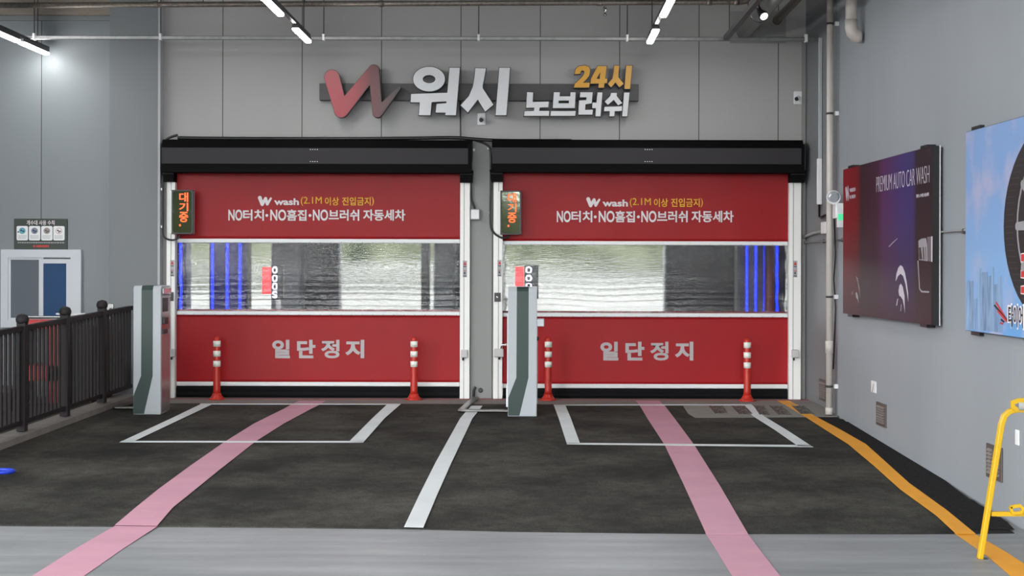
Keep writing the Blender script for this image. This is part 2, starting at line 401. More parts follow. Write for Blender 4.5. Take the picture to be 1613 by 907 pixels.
# fresh asphalt along the right wall
edge = [(1316, 657), (1336, 664), (1352, 669), (1380, 684), (1410, 703), (1440, 722), (1470, 743), (1500, 766), (1527, 786), (1552, 801), (1565, 812), (1580, 818), (1598, 836)]
wallside = [G(x, y) for x, y in edge]
inner = [(1596, 839), (1520, 841), (1475, 800), (1420, 752), (1370, 712), (1325, 684), (1285, 664), (1262, 656)]
# markings sit on whatever surface is under them
def marking(name, left, right, m, parent, dz=.006, lift=.0085):
    b = MB(); q = [(G(*a), G(*c)) for a, c in zip(left, right)]
    vs = []
    for a, c in q:
        for p in (a, c):
            t = max(0, min(1, (D0-D-p.y)/6.6)) if parent is ramp else 0
            if parent is ramp: p.z = -KR*max(0, D0-D-p.y)
            p.z += dz+lift*t
        vs.append((b.b.verts.new(a), b.b.verts.new(c)))
    for (a, c), (a2, c2) in zip(vs, vs[1:]): b.b.faces.new((a, c, c2, a2))
    bmesh.ops.recalc_face_normals(b.b, faces=b.b.faces[:])
    for f in b.b.faces:
        if f.normal.z < 0: f.normal_flip()
    o = b.build(name, m, parent)
    sm = o.modifiers.new('thickness', 'SOLIDIFY'); sm.thickness = .002; sm.offset = -1
    return o
random.seed(3)
lft = []; rgt = []
for k in range(40):                        # ragged edge against the wall
    t = k/39*(len(edge)-1); i = min(int(t), len(edge)-2); f = t-i
    x = edge[i][0]*(1-f)+edge[i+1][0]*f; y = edge[i][1]*(1-f)+edge[i+1][1]*f
    rgt.append((x+random.uniform(-1.5, .5), y+random.uniform(-.5, 1.6)))
    yl = [(1246, 638), (1275, 656), (1312, 678), (1350, 701), (1386, 733), (1425, 768), (1483, 810), (1520, 842)]; yy_ = min(841, y)
    for (xa_, ya_), (xb_, yb_) in zip(yl, yl[1:]):
        if ya_ <= yy_ <= yb_: lft.append((xa_+(xb_-xa_)*(yy_-ya_)/(yb_-ya_), yy_)); break
marking('fresh_asphalt_strip', lft, rgt, M['asphalt_new'], ramp, dz=.004)
# pink guide lines
marking('pink_line', [(460, 637), (446, 645), (400, 668), (354, 697), (300, 735), (250, 772), (213.7, 801.6), (181, 829.5)],
        [(505, 637), (489, 645), (447, 668), (404, 695.4), (345, 742), (300, 779), (272.3, 801.6), (247.5, 830.5)], M['line_pink'], ramp)
marking('pink_line', [(184, 827), (120, 864), (50, 908), (-60, 975)], [(250, 828), (195, 864), (132, 908), (40, 975)], M['line_pink'], bpy.data.objects['floor'], dz=.004)
marking('pink_line', [(471, 631.2), (463, 635.6)], [(513, 631.2), (506, 635.6)], M['line_pink'], sill, dz=.003)
marking('pink_line', [(1007, 638), (1020, 660), (1046.4, 700.8), (1075, 760.7), (1112.5, 842)],
        [(1046, 638), (1062.8, 660), (1092.7, 700.8), (1133.6, 766.2), (1178.3, 842)], M['line_pink'], ramp)
marking('pink_line', [(1111, 839.5), (1132, 873), (1153.5, 908), (1190, 970)], [(1176.5, 839.5), (1201, 872), (1229, 908), (1275, 970)], M['line_pink'], bpy.data.objects['floor'], dz=.004)
marking('pink_line', [(1001, 631), (1006, 636.6)], [(1038, 631), (1044, 636.6)], M['line_pink'], sill, dz=.003)
# white stop boxes and centre divider
mk = lambda l, r: marking('white_line', l, r, M['line_white'], ramp, dz=.0085)
mk([(316, 637.5), (270, 660), (188, 698.3)], [(334, 637.5), (298, 655), (212, 696)])
mk([(610, 637.5), (586.4, 660), (549, 698)], [(631, 637.5), (605.6, 660), (572, 698.6)])
mk([(192, 696), (188, 698.3)], [(572, 696.2), (572, 698.7)])
mk([(316, 636.4), (315, 637.8)], [(631, 636.8), (631, 638.2)])
mk([(742, 640), (724.8, 660), (685.9, 730.8), (660, 783), (636.4, 833.2)], [(760, 640), (744.2, 660), (711, 730.8), (688, 783), (666.8, 834)])
mk([(872, 638), (880.1, 660), (893, 701)], [(890, 638), (899.2, 660), (914, 701)])
mk([(893, 699), (893, 701.4)], [(1275, 702.6), (1281, 705.8)])
mk([(872, 638), (872, 639.4)], [(1184, 637.5), (1184, 639)])
mk([(1167, 638.2), (1187, 657), (1220, 678), (1257, 704)], [(1184, 638.2), (1204, 657), (1240, 679), (1281, 706)])
# yellow line
marking('yellow_line', [(1236, 638), (1266, 656), (1300, 678), (1336, 701), (1376, 735), (1418, 773), (1475, 815), (1506, 842.5)],
        [(1256, 638), (1283, 656), (1324, 678), (1364, 701), (1397, 731), (1432, 763), (1491, 806), (1537, 842.5)], M['line_yellow'], ramp, dz=.0085)
marking('yellow_line', [(1503, 840), (1555, 876), (1590, 906), (1650, 960)], [(1533, 840), (1585, 870), (1640, 906), (1720, 960)], M['line_yellow'], bpy.data.objects['floor'], dz=.004)
marking('yellow_line', [(1224, 631), (1234, 636.6)], [(1243, 631), (1254, 636.6)], M['line_yellow'], sill, dz=.003)
structure(MB().box((x0L-.1, -.24, .0), (x1R+.2, -.19, .004)).build('trim_4', M['line_red']))
# drain pad in the right corner, cast grates
padp = [(1076, 640), (1084, 652), (1095, 658.5), (1200, 658), (1318, 657.2), (1336, 653), (1318, 637), (1150, 638)]
bpd = MB(); pts = [gp(*q) for q in padp]
bpd.prism([Vector((p.x, p.y, p.z+.004)) for p in pts], (0, 0, .003))
pad = structure(bpd.build('drain_pad', M['pad']))
gpos = [((1117, 640), (1138, 640), (1147, 652), (1127, 652)), ((1153, 640), (1173, 640), (1186, 653), (1165, 653)), ((1188, 640), (1203, 640), (1213, 654), (1197, 654)),
        ((1213, 640), (1231, 640), (1247, 654), (1227, 654)), ((1248, 640), (1266, 640), (1283, 653), (1262, 653))]
gl_ = ['cast drain grate nearest the pink line, left end of the drain', 'cast drain grate under the white stop box corner line', 'cast drain grate in the middle, just right of the white line',
       'cast drain grate between the white line and the yellow line', 'cast drain grate under the yellow line, right end of the drain']
for q, lab in zip(gpos, gl_):
    c = [gp(*a) for a in q]; ctr = sum(c, Vector())/4
    t_ = thing('drain_grate', lab, 'drain grate', ctr, 0, 'cast drain grates in a row by the right wall')
    q3 = [p-ctr for p in c]
    bb = MB().prism([p+Vector((0, 0, .0075)) for p in q3], (0, 0, .003)); bb.build('grate_plate', M['grate'], t_)
    rim = MB().bar([q3[0]+Vector((0, 0, .009)), q3[3]+Vector((0, 0, .009))], .012, .01).build('rim', M['dark_metal'], t_)

# ------------------------------------------------------------------ wash bays behind the doors
zbt = 4.2; XB0, XB1 = -6.6, 4.4
mid0, mid1 = W(738, 400).x, W(778, 400).x
b = MB(); b.box((XB0-.2, .25, -.6), (XB0, 5.8, zbt)); b.box((XB1, .25, -.6), (XB1+.2, 5.8, zbt)); b.box((mid0, .25, -.6), (mid1, 5.55, zbt))
structure(b.build('wall_bay', M['bay_dark']))
structure(MB().box((XB0-.2, .25, zbt), (XB1+.2, 5.8, zbt+.15)).build('ceiling_bay', M['bay_dark']))
structure(MB().box((XB0-.2, .3, -.5), (XB1+.2, 5.8, 0)).build('floor_bay', M['bay_floor']))
b = MB(); Yx = 5.6
def bx(px, Y): return (px-U0)*(Y+D)/F
b.box((XB0-.2, Yx, -.5), (bx(272, Yx), Yx+.15, zbt)); b.box((bx(718, Yx), Yx, -.5), (bx(796, Yx), Yx+.15, zbt)); b.box((bx(1238, Yx), Yx, -.5), (XB1+.2, Yx+.15, zbt))
b.box((bx(272, Yx), Yx, 2.9), (bx(1238, Yx), Yx+.15, zbt))
structure(b.build('wall_exit', M['bay_dark']))
def arch(name, label, cat, Y, px0, px1, panel, tubes, Yd=.35, h=2.6):
    xa, xb = bx(px0, Y), bx(px1, Y)
    t_ = thing(name, label, cat, ((xa+xb)/2, Y, 0))
    hw = (xb-xa)/2
    MB().box((-hw, 0, 0), (hw, Yd, h)).build('column', panel, t_, bev=.03)
    MB().box((-hw-.05, -.05, 0), (hw+.05, Yd+.05, .12)).build('base_plate', M['steel'], t_, bev=.01)
    for q in tubes:
        x = bx(q, Y)-(xa+xb)/2
        MB().tube([(x, -.06, .2), (x, -.06, h-.1)], .017, 12).build('light_tube', M['led_blue'], t_)
    return t_
arch('wash_column', 'dark wash column with three blue light tubes, left bay', 'wash machine', 1.8, 331, 391, M['bay_navy'], (338, 361, 381))
arch('light_post', 'slim navy post with one blue light tube at the far left window edge', 'light post', 1.3, 280, 294, M['bay_navy'], (288,))
arch('wash_cabinet', 'grey green wash cabinet behind the lit digit board, left bay', 'wash machine', 2.6, 429, 476, M['bay_grey'], ())
arch('wash_tower', 'dark grey wash tower in the middle of the left bay', 'wash machine', 3.4, 477, 536, M['bay_dark'], ())
arch('brush_post', 'thin dark post right of the bright area, left bay', 'post', 3.0, 664, 676, M['bay_dark'], ())
arch('dryer_cabinet', 'pale green grey cabinet at the right edge, left bay', 'wash machine', 3.8, 684, 716, M['bay_grey'], ())
arch('wash_wall_unit', 'wide dark grey wash unit filling the right side, right bay', 'wash machine', 4.0, 1046, 1168, M['bay_dark'], ())
arch('wash_column', 'dark wash column with four blue light tubes, right bay', 'wash machine', 2.4, 1160, 1236, M['bay_dark'], (1174, 1188, 1202, 1221))
arch('red_column', 'dark red column between two blue light tubes, right bay', 'column', 2.1, 1206, 1218, M['bay_red'], ())
for lab, px0, px1, py0, Y in (('vertical board of white digits, left bay window', 428, 446, 418, .8), ('vertical board of white digits above the right kiosk', 826, 848, 418, .8)):
    a = W(px0, py0, Y); c = W(px1, 470, Y)
    t_ = thing('digit_board', lab, 'display', ((a.x+c.x)/2, Y, 0))
    hw = (c.x-a.x)/2
    MB().box((-hw, 0, c.z), (hw, .1, a.z)).build('housing', M['black'], t_, bev=.01)
    MB().box((-.03, .1, 0), (.03, .16, c.z+.3)).build('stand', M['steel'], t_)
    MB().box((-hw-.12, .0, c.z+.06), (-hw-.005, .06, a.z-.02)).build('red_panel', M['led_red'], t_)
    hh = (a.z-c.z)/4
    for i, ch in enumerate('000S'):
        link('digit', words(ch, -hw*.85, hw*.1, a.z-hh*(i+.95), a.z-hh*(i+.12), -.004, .01), M['led_white'], t_)

# ------------------------------------------------------------------ roll-up doors
def film_mesh(x0, x1, z0, z1, seed):
    nx, nz_ = 170, 70; me = bmesh.new(); g = []
    Wd, H = x1-x0, z1-z0
    for j in range(nz_+1):
        row = []
        for i in range(nx+1):
            u, v = i/nx, j/nz_; x, z = x0+Wd*u, z0+H*v
            lowr = max(0, min(1, (.62-v)/.25))
            wob = noise.noise(Vector((x*.9, z*1.5, seed)))*.05
            y = (.0022*lowr+.0003)*math.sin((z+wob)*2*math.pi/.075)+.0016*lowr*math.sin((z+wob*1.4)*2*math.pi/.041+1.3)
            y += .012*noise.noise(Vector((x*.5, z*3.5, seed+3)))
            for e_ in (u*Wd, (1-u)*Wd):
                k = math.exp(-e_/.14)
                y += k*.022*noise.noise(Vector((e_*5+z*2.0, z*7-e_*5, seed+9)))*min(1, e_/.03)
            row.append(me.verts.new((x, y, z)))
        g.append(row)
    for j in range(nz_):
        for i in range(nx): me.faces.new((g[j][i], g[j][i+1], g[j+1][i+1], g[j+1][i])).smooth = True
    m_ = bpy.data.meshes.new('film'); me.to_mesh(m_); me.free()
    return m_
def cloth_mesh(x0, x1, z0, z1, seed, amp=.006):
    nx, nz_ = 90, 26; me = bmesh.new(); g = []
    for j in range(nz_+1):
        row = []
        for i in range(nx+1):
            x, z = x0+(x1-x0)*i/nx, z0+(z1-z0)*j/nz_
            y = amp*noise.noise(Vector((x*1.6+z*.7, z*.8, seed)))+amp*.35*noise.noise(Vector((x*5, z*1.2, seed+5)))
            row.append(me.verts.new((x, y, z)))
        g.append(row)
    for j in range(nz_):
        for i in range(nx): me.faces.new((g[j][i], g[j][i+1], g[j+1][i+1], g[j+1][i])).smooth = True
    bmesh.ops.solidify(me, geom=me.faces[:], thickness=.004)
    m_ = bpy.data.meshes.new('cloth'); me.to_mesh(m_); me.free()
    for p in m_.polygons: p.use_smooth = True
    return m_
YC, YJ, YH = -.03, -.12, -.29
def roll_door(label, jl, jr, hd, ys, txt, seed):
    xa0, xa1, xb0, xb1 = [W(p, 450, YJ).x for p in (jl[0], jl[1], jr[0], jr[1])]
    cx = (jl[1]+jr[0])/2
    t_ = thing('roll_up_door', label, 'door', ((xa1+xb0)/2, 0, 0), 0, 'red roll-up car wash doors')
    ox = (xa1+xb0)/2
    zz = [W(cx, y, YC).z for y in ys]     # top, strip1 top, strip1 bottom, strip2 top, strip2 bottom, strip3 top, strip3 bottom
    xl, xr = xa1-.03-ox, xb0+.03-ox
    for (p, q, side) in ((xa0, xa1, 1), (xb0, xb1, -1)):
        jt = W(cx, 287, YJ).z
        rail = MB().box((p-ox, YJ, .0), (q-ox, 0, jt)).build('guide_rail', M['jamb'], t_, bev=.006)
        # raised lip along the inner side and warning sticker
        mx_ = (q-.05 if side > 0 else p+.05)
        MB().box((mx_-ox-.004, YJ-.004, .0), (mx_-ox+.004, YJ+.001, jt)).build('rail_joint', M['grey_plastic'], rail)
        c0 = ((p+q)/2+(.02 if side > 0 else -.0))-ox
        zs0, zs1 = W(cx, 436, YJ).z, W(cx, 410, YJ).z
        st = MB().box((c0-.026, YJ-.003, zs0), (c0+.026, YJ-.0005, zs1)).build('warning_sticker', M['sticker'], rail)
        h = zs1-zs0
        link('warning_sticker', outline([[(c0-.02, zs1-h*.27), (c0+.02, zs1-h*.27), (c0, zs1-h*.04)]], .002), M['sticker_red'], rail).location.y = YJ-.0055
        link('warning_sticker', outline([ell(c0-.003, zs1-h*.62, .007, .008), [(c0-.02, zs1-h*.66), (c0+.02, zs1-h*.61), (c0+.02, zs1-h*.65), (c0-.02, zs1-h*.7)]], .002), M['sticker_red'], rail).location.y = YJ-.0055
        link('warning_sticker', outline([[(c0-.012, zs1-h*.7), (c0+.004, zs1-h*.68), (c0+.01, zs1-h*.86), (c0, zs1-h*.78), (c0-.008, zs1-h*.86)],
              [(c0-.018, zs1-h*.33), (c0+.018, zs1-h*.33), (c0+.018, zs1-h*.38), (c0-.018, zs1-h*.38)], [(c0-.018, zs1-h*.9), (c0+.018, zs1-h*.9), (c0+.018, zs1-h*.95), (c0-.018, zs1-h*.95)]], .002), M['sticker_black'], rail).location.y = YJ-.0055
        # black bracket between rail and header, photo sensor on the rail
        bt = W(cx, 268, YJ-.03).z
        xs = (p-.03, q) if side > 0 else (p, q+.03)
        br = MB().prism([(xs[0]-ox, -.2, jt), (xs[1]-ox, -.2, jt), (xs[1]-ox+(0 if side > 0 else .01), -.2, bt), (xs[0]-ox-(.02 if side > 0 else 0), -.2, bt)], (0, .2, 0)).build('end_bracket', M['header_black'], t_)
        MB().box((xs[0]-ox, -.203, bt-.055), (xs[1]-ox, -.2, bt-.04)).build('bracket_seam', M['header_grey'], br)
        sx = (q if side < 0 else q)-ox
        zc = W(cx, 556, YJ).z
        s_ = MB().box(((p+q)/2-ox-.045, YJ-.07, zc-.05), ((p+q)/2-ox+.075*(1 if side > 0 else .5), YJ, zc+.05)).build('safety_sensor', M['sensor'], t_, bev=.01)
        MB().tube([((p+q)/2-ox+.02*side, YJ-.03, zc-.05), ((p+q)/2-ox+.02*side, YJ-.03, zc-.085)], .012).build('cable_gland', M['black'], s_)
    # header
    hx0, hx1 = W(hd[0], 240, YH).x-ox, W(hd[1], 240, YH).x-ox
    z0, z1, z2, z3 = [W(cx, y, YH).z for y in (219.5, 233, 258, 271.5)]
    hb = MB().prism([(hx0, -.001, z0+.0), (hx0, YH+.06, z0), (hx0, YH, z1), (hx0, YH, z3), (hx0, -.001, z3)], (hx1-hx0, 0, 0)).build('header_box', M['header_black'], t_)
    MB().box((hx0+.004, YH-.006, z2), (hx1-.03, YH+.001, z1)).build('header_band', M['header_grey'], hb)
    MB().box((hx1-.03, YH-.008, z3), (hx1+.012, -.001, z1+.05)).build('end_cap', M['header_black'], hb)
    rv = MB()
    for zr in (W(cx, 235.5, YH).z, W(cx, 254.5, YH).z):
        for k in range(4): rv.box((W(489+hd[2]+k*3.6, 0, YH).x-ox, YH-.009, zr-.004), (W(490.6+hd[2]+k*3.6, 0, YH).x-ox, YH-.005, zr+.004))
    rv.build('rivet_row', M['white_plastic'], hb)
    # curtain
    cu = link('upper_curtain', cloth_mesh(xl, xr, zz[1], zz[0]+.12, seed), M['red_pvc'], t_); cu.location.y = YC
    cl = link('lower_curtain', cloth_mesh(xl, xr, zz[5], zz[4], seed+20), M['red_pvc'], t_); cl.location.y = YC
    fm = link('clear_window', film_mesh(xl, xr, zz[3], zz[2], seed+40), M['film'], t_); fm.location.y = YC
    MB().box((xl+.02, YC+.012, zz[3]-.01), (xr-.02, YC+.02, zz[3]+.022)).build('curtain_reflection', M['bay_red'], t_)  # dark red strip painted in for the red curtain's reflection
    for a, c in ((1, 2), (3, 4), (5, 6)):
        st = MB().box((xl+.035, YC-.03, zz[c]), (xr-.035, YC+.02, zz[a])).build('cross_strip', M['alu'], t_, bev=.012)
        if a != 5:
            rv = MB(); k = xl+.12
            while k < xr-.06:
                rv.box((k, YC-.033, zz[c]+.002), (k+.005, YC-.029, zz[c]+.012) if a == 3 else (k+.005, YC-.029, zz[c]+.012)); k += .132
            rv.build('rivet_row', M['sticker_black'], st)
    # black bottom bag with soft folds
    b = MB(); prof = [(-.03, zz[6]), (-.05, zz[6]-.03), (-.045, zz[6]-.07), (-.055, .04), (-.04, .004), (.03, .004), (.04, zz[6])]
    b.prism([(xl+.035, p[0]+YC+.01, p[1]) for p in prof], (xr-xl-.07, 0, 0)); b.build('bottom_seal', M['black_matt'], t_, bev=.008)
    # printed lettering
    def put(body, px0, px1, py0, py1, m_, par, bold=.02, sp=1.0):
        a, c = W(px0, py1, YC), W(px1, py0, YC)
        o = link('lettering', words(body, a.x-ox, c.x-ox, a.z, c.z, 0, bold, .002, sp), m_, par); o.location.y = -.011
        return o
    g = txt
    put('wash', g['wash'][0], g['wash'][1], g['y1'][0]+1.5, g['y1'][1], M['white_print'], cu, .03)
    lx = g['lim'][0]
    put('(2.1M', lx, lx+33, g['y1'][0]-1, g['y1'][1]+1.2, M['yellow_print'], cu, .0)
    put('이상', lx+38, lx+60, g['y1'][0]-.5, g['y1'][1]+.5, M['yellow_print'], cu, .012); put('진입금지', lx+65, lx+110, g['y1'][0]-.5, g['y1'][1]+.5, M['yellow_print'], cu, .012); put(')', lx+111.5, lx+115, g['y1'][0]-1, g['y1'][1]+1.2, M['yellow_print'], cu, .0)
    for wd_, p, q in g['line2']:
        if wd_ == '.':
            ym = (g['y2'][0]+g['y2'][1])/2+.5; a = W((p+q)/2, ym, YC)
            o = link('lettering', outline([ell(a.x-ox, a.z, .018, .018, 16)], .002), M['white_print'], cu); o.location.y = -.011
        else: put(wd_, p, q, g['y2'][0], g['y2'][1], M['white_print'], cu, .024)
    for wd_, p, q in g['stop']: put(wd_, p, q, g['y3'][0], g['y3'][1], M['grey_print'], cl, .03 if wd_ == '정' else .04)
    # small wave-shaped W mark
    p0 = g['mark']
    def P(x, y): q = W(p0[0]+(p0[1]-p0[0])*x, p0[2]+(p0[3]-p0[2])*y, YC); return (q.x-ox, q.z)
    for i, (a, c, r0, r1) in enumerate((((.12, .08), (.3, .88), .024, .02), ((.3, .88), (.56, .15), .02, .018), ((.56, .15), (.68, .85), .018, .017), ((.68, .85), (.95, .15), .017, .012))):
        o = link('lettering', outline([capsule(P(*a), P(*c), r0, r1)], .002), M['white_print'], cu); o.location.y = -.011-.0004*i
    return t_, ox
line2L = [('NO', 360, 382), ('터치', 383, 416), ('.', 418, 423), ('NO', 426, 451), ('흠집', 452, 483), ('.', 486, 491), ('NO', 493, 517), ('브러쉬', 518, 566), ('자동세차', 572, 638.5)]
def shift2(l, dx_): return [(a, p+dx_, q+dx_) for a, p, q in l]
def dot_fix(l): return l
doorL, oxL = roll_door('red roll-up car wash door nearest the dark fence, left of the grey pier', (262, 275.5), (724.5, 740), (254, 741, 0), (270, 376.2, 383, 490, 496.3, 601.3, 608),
    dict(mark=(407, 428, 310.5, 323.5), wash=(432, 471), y1=(311, 323), lim=(474, 589), y2=(330, 347.5), line2=line2L, y3=(535, 564), stop=[('일', 429, 457), ('단', 468, 497), ('정', 506, 535), ('지', 544, 574)]), 1.3)
doorR, oxR = roll_door('red roll-up car wash door nearest the advertising posters, right of the grey pier', (777, 791.5), (1243, 1262), (775, 1266, 527), (271.5, 379.8, 386.3, 492.8, 499.3, 604.5, 611.5),
    dict(mark=(924, 945, 312.5, 325.5), wash=(949, 989), y1=(313, 325.3), lim=(992, 1108), y2=(332, 350), line2=shift2(line2L, 517), y3=(538, 567.5), stop=[('일', 945.5, 974), ('단', 985, 1015), ('정', 1024, 1053), ('지', 1063, 1092)]), 6.1)

# ------------------------------------------------------------------ led boxes and their cables
def led_box(label, px0, px1, py0, py1, bend, seed):
    Yf = YJ-.09
    a, c = W(px0, py1, Yf), W(px1, py0, Yf)
    t_ = thing('led_box', label, 'display', ((a.x+c.x)/2, YJ, 0), 0, 'small led boxes beside the doors')
    hw = (c.x-a.x)/2
    MB().box((-hw, -.075, a.z), (hw, 0, c.z)).build('housing', M['grey_plastic'], t_, bev=.012)
    MB().box((-hw-.045, -.02, a.z+.01), (-hw+.002, 0, c.z-.01)).build('mounting_plate', M['jamb'], t_)
    fr = MB()
    for q in (((-hw, -.092, a.z), (-hw+.018, -.07, c.z)), ((hw-.022, -.092, a.z), (hw, -.07, c.z)), ((-hw, -.092, a.z), (hw, -.07, a.z+.018)), ((-hw, -.092, c.z-.018), (hw, -.07, c.z))): fr.box(*q)
    fr.build('bezel', M['dark_metal'], t_, bev=.004)
    for sx in (-1, 1):
        for z in (a.z+.02, (a.z+c.z)/2, c.z-.02): MB().tube([(sx*(hw-.018), -.095, z), (sx*(hw-.018), -.07, z)], .012).build('screw_cap', M['dark_metal'], t_)
    MB().box((-hw+.015, -.083, a.z+.015), (hw-.02, -.074, c.z-.015)).build('screen', M['screen'], t_)
    H = c.z-a.z; q0 = c.z
    for ch, z_, h_ in (('대', .06, .21), ('기', .29, .19), ('중', .5, .23)):
        link('led_text', words(ch, -hw*.3, hw*.52, q0-H*(z_+h_), q0-H*z_, -.087, .02), M['led_orange'], t_)
    link('led_text', outline([ell(-.03, q0-H*.8, .012, .014)], .002), M['led_orange'], t_).location.y = -.087
    return t_
led_box('led box with red orange text on the white jamb above the left kiosk', 270, 304.5, 299, 368.5, -1, 1)
led_box('led box with red orange text on the jamb right of the grey pier', 788, 821.5, 300, 369.5, -1, 2)
def cable(name, label, pts, r=.016, m_=None, clips=(), cat='cable', dotm=None):
    t_ = thing(name, label, cat, pts[0])
    o = Vector(pts[0]); P_ = [Vector(p) for p in pts]
    # soften the bends
    for _ in range(2):
        Q = [P_[0]]
        for a, c in zip(P_, P_[1:]): Q += [a.lerp(c, .25), a.lerp(c, .75)]
        Q.append(P_[-1]); P_ = Q
    MB().tube([p-o for p in P_], r, 10).build('sheath', m_ or M['black'], t_)
    for c in clips:
        c = Vector(c)-o; MB().box(c-Vector((.014, .012, .016)), c+Vector((.014, .02, .016))).build('clip', M['white_plastic'], t_, bev=.003)
    return t_
def wp(L_, Y): return [W(x, y, Y) for x, y in L_]
cable('cable', 'black cable down the left jamb looping up to the led box', wp([(256, 276), (257, 300), (257, 340), (256.5, 366), (258, 374), (268, 378.5), (279, 377), (284, 370)], -.19), .012,
      clips=wp([(255.5, 298), (255.5, 357)], -.18))
cable('cable', 'black cable from the header down the pier into the small grey box', wp([(743, 222), (743.5, 240), (741.5, 270), (741.5, 312), (746, 322), (748, 329)], -.1), .013, clips=wp([(746.5, 236), (742, 311)], -.09))
cable('cable', 'black cable arching over the pier and down to the right led box', wp([(716, 217), (735, 219), (755, 222), (770, 229), (773.5, 240), (773, 300), (772, 352), (776, 366), (790, 375.5), (799, 374), (803, 371)], -.13), .014,
      clips=wp([(769.5, 233), (772, 335)], -.12))
cable('cable', 'black conduit along the top edge of both door headers', wp([(280, 217), (330, 218), (500, 218.5), (640, 218), (720, 216.5), (745, 219), (780, 221.5), (900, 221.5)], -.2), .022)
cable('cable', 'short black hose stub on the left end of the header', wp([(258, 223), (264, 218), (270, 215.5), (280, 212.5)], -.2), .016)
cable('cable', 'black wire hanging from the sign bar to the header', wp([(724.5, 150), (725, 180), (725.5, 205), (725.5, 216)], -.06), .009)
def box_thing(name, label, cat, px0, py0, px1, py1, Y, dp, m_, bev=.008):
    a, c = W(px0, py1, Y-dp), W(px1, py0, Y-dp)
    t_ = thing(name, label, cat, ((a.x+c.x)/2, Y, 0)); hw = (c.x-a.x)/2
    MB().box((-hw, -dp, a.z), (hw, 0, c.z)).build('body', m_, t_, bev=bev)
    return t_, hw, a.z, c.z
t_, hw, z0, z1 = box_thing('junction_box', 'small grey junction box on the pier between the doors', 'junction box', 741, 329, 756, 346.5, -.05, .07, M['grey_plastic'])
MB().box((-hw+.008, -.078, z0+.012), (hw-.012, -.069, z1-.012)).build('lid', M['white_plastic'], t_, bev=.004)
for lab, px in (('key switch plate on the white jamb right of the pier', 783.5), ('key switch plate on the left door jamb behind the left kiosk', 268)):
    py = 468 if px > 500 else 467
    t_, hw, z0, z1 = box_thing('key_switch', lab, 'switch', px-5, py-7, px+5, py+7, YJ, .02, M['dark_metal'], .004)
    MB().lathe([(.016, 0), (.016, .01), (.008, .012)], (0, -.02, (z0+z1)/2), 16, 'Y').build('key_barrel', M['chrome'], t_)
# grommets in the pier foot
p = W(757, 614.5, -.05)
t_ = thing('wall_grommet', 'round dark grommet at the foot of the pier', 'grommet', (p.x, -.05, p.z))
MB().lathe([(.03, 0), (.03, .012), (.018, .016)], (0, 0, 0), 18, 'Y').build('ring', M['dark_metal'], t_)
cable('cable', 'black corrugated cable coming out at the foot of the pier', wp([(749, 609), (746.5, 613), (746, 620), (746, 628)], -.09), .016)

# ------------------------------------------------------------------ main sign
sg = thing('wall_sign', 'wide wall sign of raised letters with a red wave logo over the doors', 'sign', (W(754, 145).x, 0, 0)); sx = W(754, 145).x
a, c = W(503, 157.5, -.1), W(1006, 132.5, -.1)
MB().box((a.x-sx, -.1, a.z), (c.x-sx, -.001, c.z)).build('backing_bar', M['sign_bar'], sg, bev=.004)
YL = -.2
def inside(p, poly):
    c = False
    for a, b in zip(poly, poly[1:]+poly[:1]):
        if (a[1] > p[1]) != (b[1] > p[1]) and p[0] < (b[0]-a[0])*(p[1]-a[1])/(b[1]-a[1])+a[0]: c = not c
    return c
def grow(poly, d, others):                  # outline pushed outwards (holes inwards) by d
    hole = any(q is not poly and inside(poly[0], q) for q in others)
    area = sum(a[0]*b[1]-b[0]*a[1] for a, b in zip(poly, poly[1:]+poly[:1]))
    sg_ = (1 if area > 0 else -1)*(-1 if hole else 1); out_ = []
    for i, p in enumerate(poly):
        a, b = Vector(poly[i-1]), Vector(poly[(i+1) % len(poly)]); p = Vector(p)
        e1, e2 = (p-a).normalized(), (b-p).normalized()
        n1, n2 = Vector((e1.y, -e1.x)), Vector((e2.y, -e2.x)); m_ = n1+n2
        k = d*sg_/max(.35, (1+n1.dot(n2)))
        q = p+m_*k; out_.append((q.x, q.y))
    return out_
def letter(name, polys, o0, m_, hole=None):
    pl = []
    for poly in polys:
        pl.append([(lambda q: (q.x-sx, q.z))(W(o0+x/4.03, y/4.03, YL)) for x, y in poly])
    o = link(name, outline([grow(p_, .007, pl) for p_ in pl], .07), M['sign_edge'], sg); o.location.y = YL
    face = link('face', outline(pl, .004), m_, o); face.location.y = -.005
    # small stand-offs back to the wall
    xs = [q[0] for q in pl[0]]; zs = [q[1] for q in pl[0]]
    return o
M['sign_edge'] = mat('dark letter return', rgb(60, 58, 58), .5)
def E(cx, cy, rx, ry, n=32): return [(cx+rx*math.cos(2*math.pi*k/n), cy+ry*math.sin(2*math.pi*k/n)) for k in range(n)]
letter('sign_letter', [E(1112, 502, 101, 78), E(1112, 502, 40, 26)], 400, M['letter_white'])
letter('sign_letter', [[(998, 597), (1228, 589), (1242, 430), (1307, 430), (1282, 731), (1215, 731), (1217, 715), (1153, 714), (1160, 660), (1221, 655), (1223, 643), (1128, 648), (1120, 731), (1047, 731), (1053, 650), (995, 649)]], 400, M['letter_white'])
letter('sign_letter', [[(1405, 433), (1473, 434), (1460, 505), (1452, 540), (1452, 560), (1520, 665), (1468, 708), (1421, 632), (1358, 714), (1312, 668), (1365, 610), (1390, 550), (1400, 490)]], 400, M['letter_white'])
letter('sign_letter', [[(1558, 430), (1626, 430), (1602, 731), (1534, 731)]], 400, M['letter_white'])
letter('sign_letter', [[(424, 470), (430, 440), (450, 421), (490, 415), (515, 425), (523, 447), (517, 480), (495, 507), (476, 526), (520, 525), (515, 555), (420, 555), (425, 533), (470, 490), (484, 470), (486, 453), (475, 446), (463, 452), (459, 468)]], 800, M['letter_yellow'])
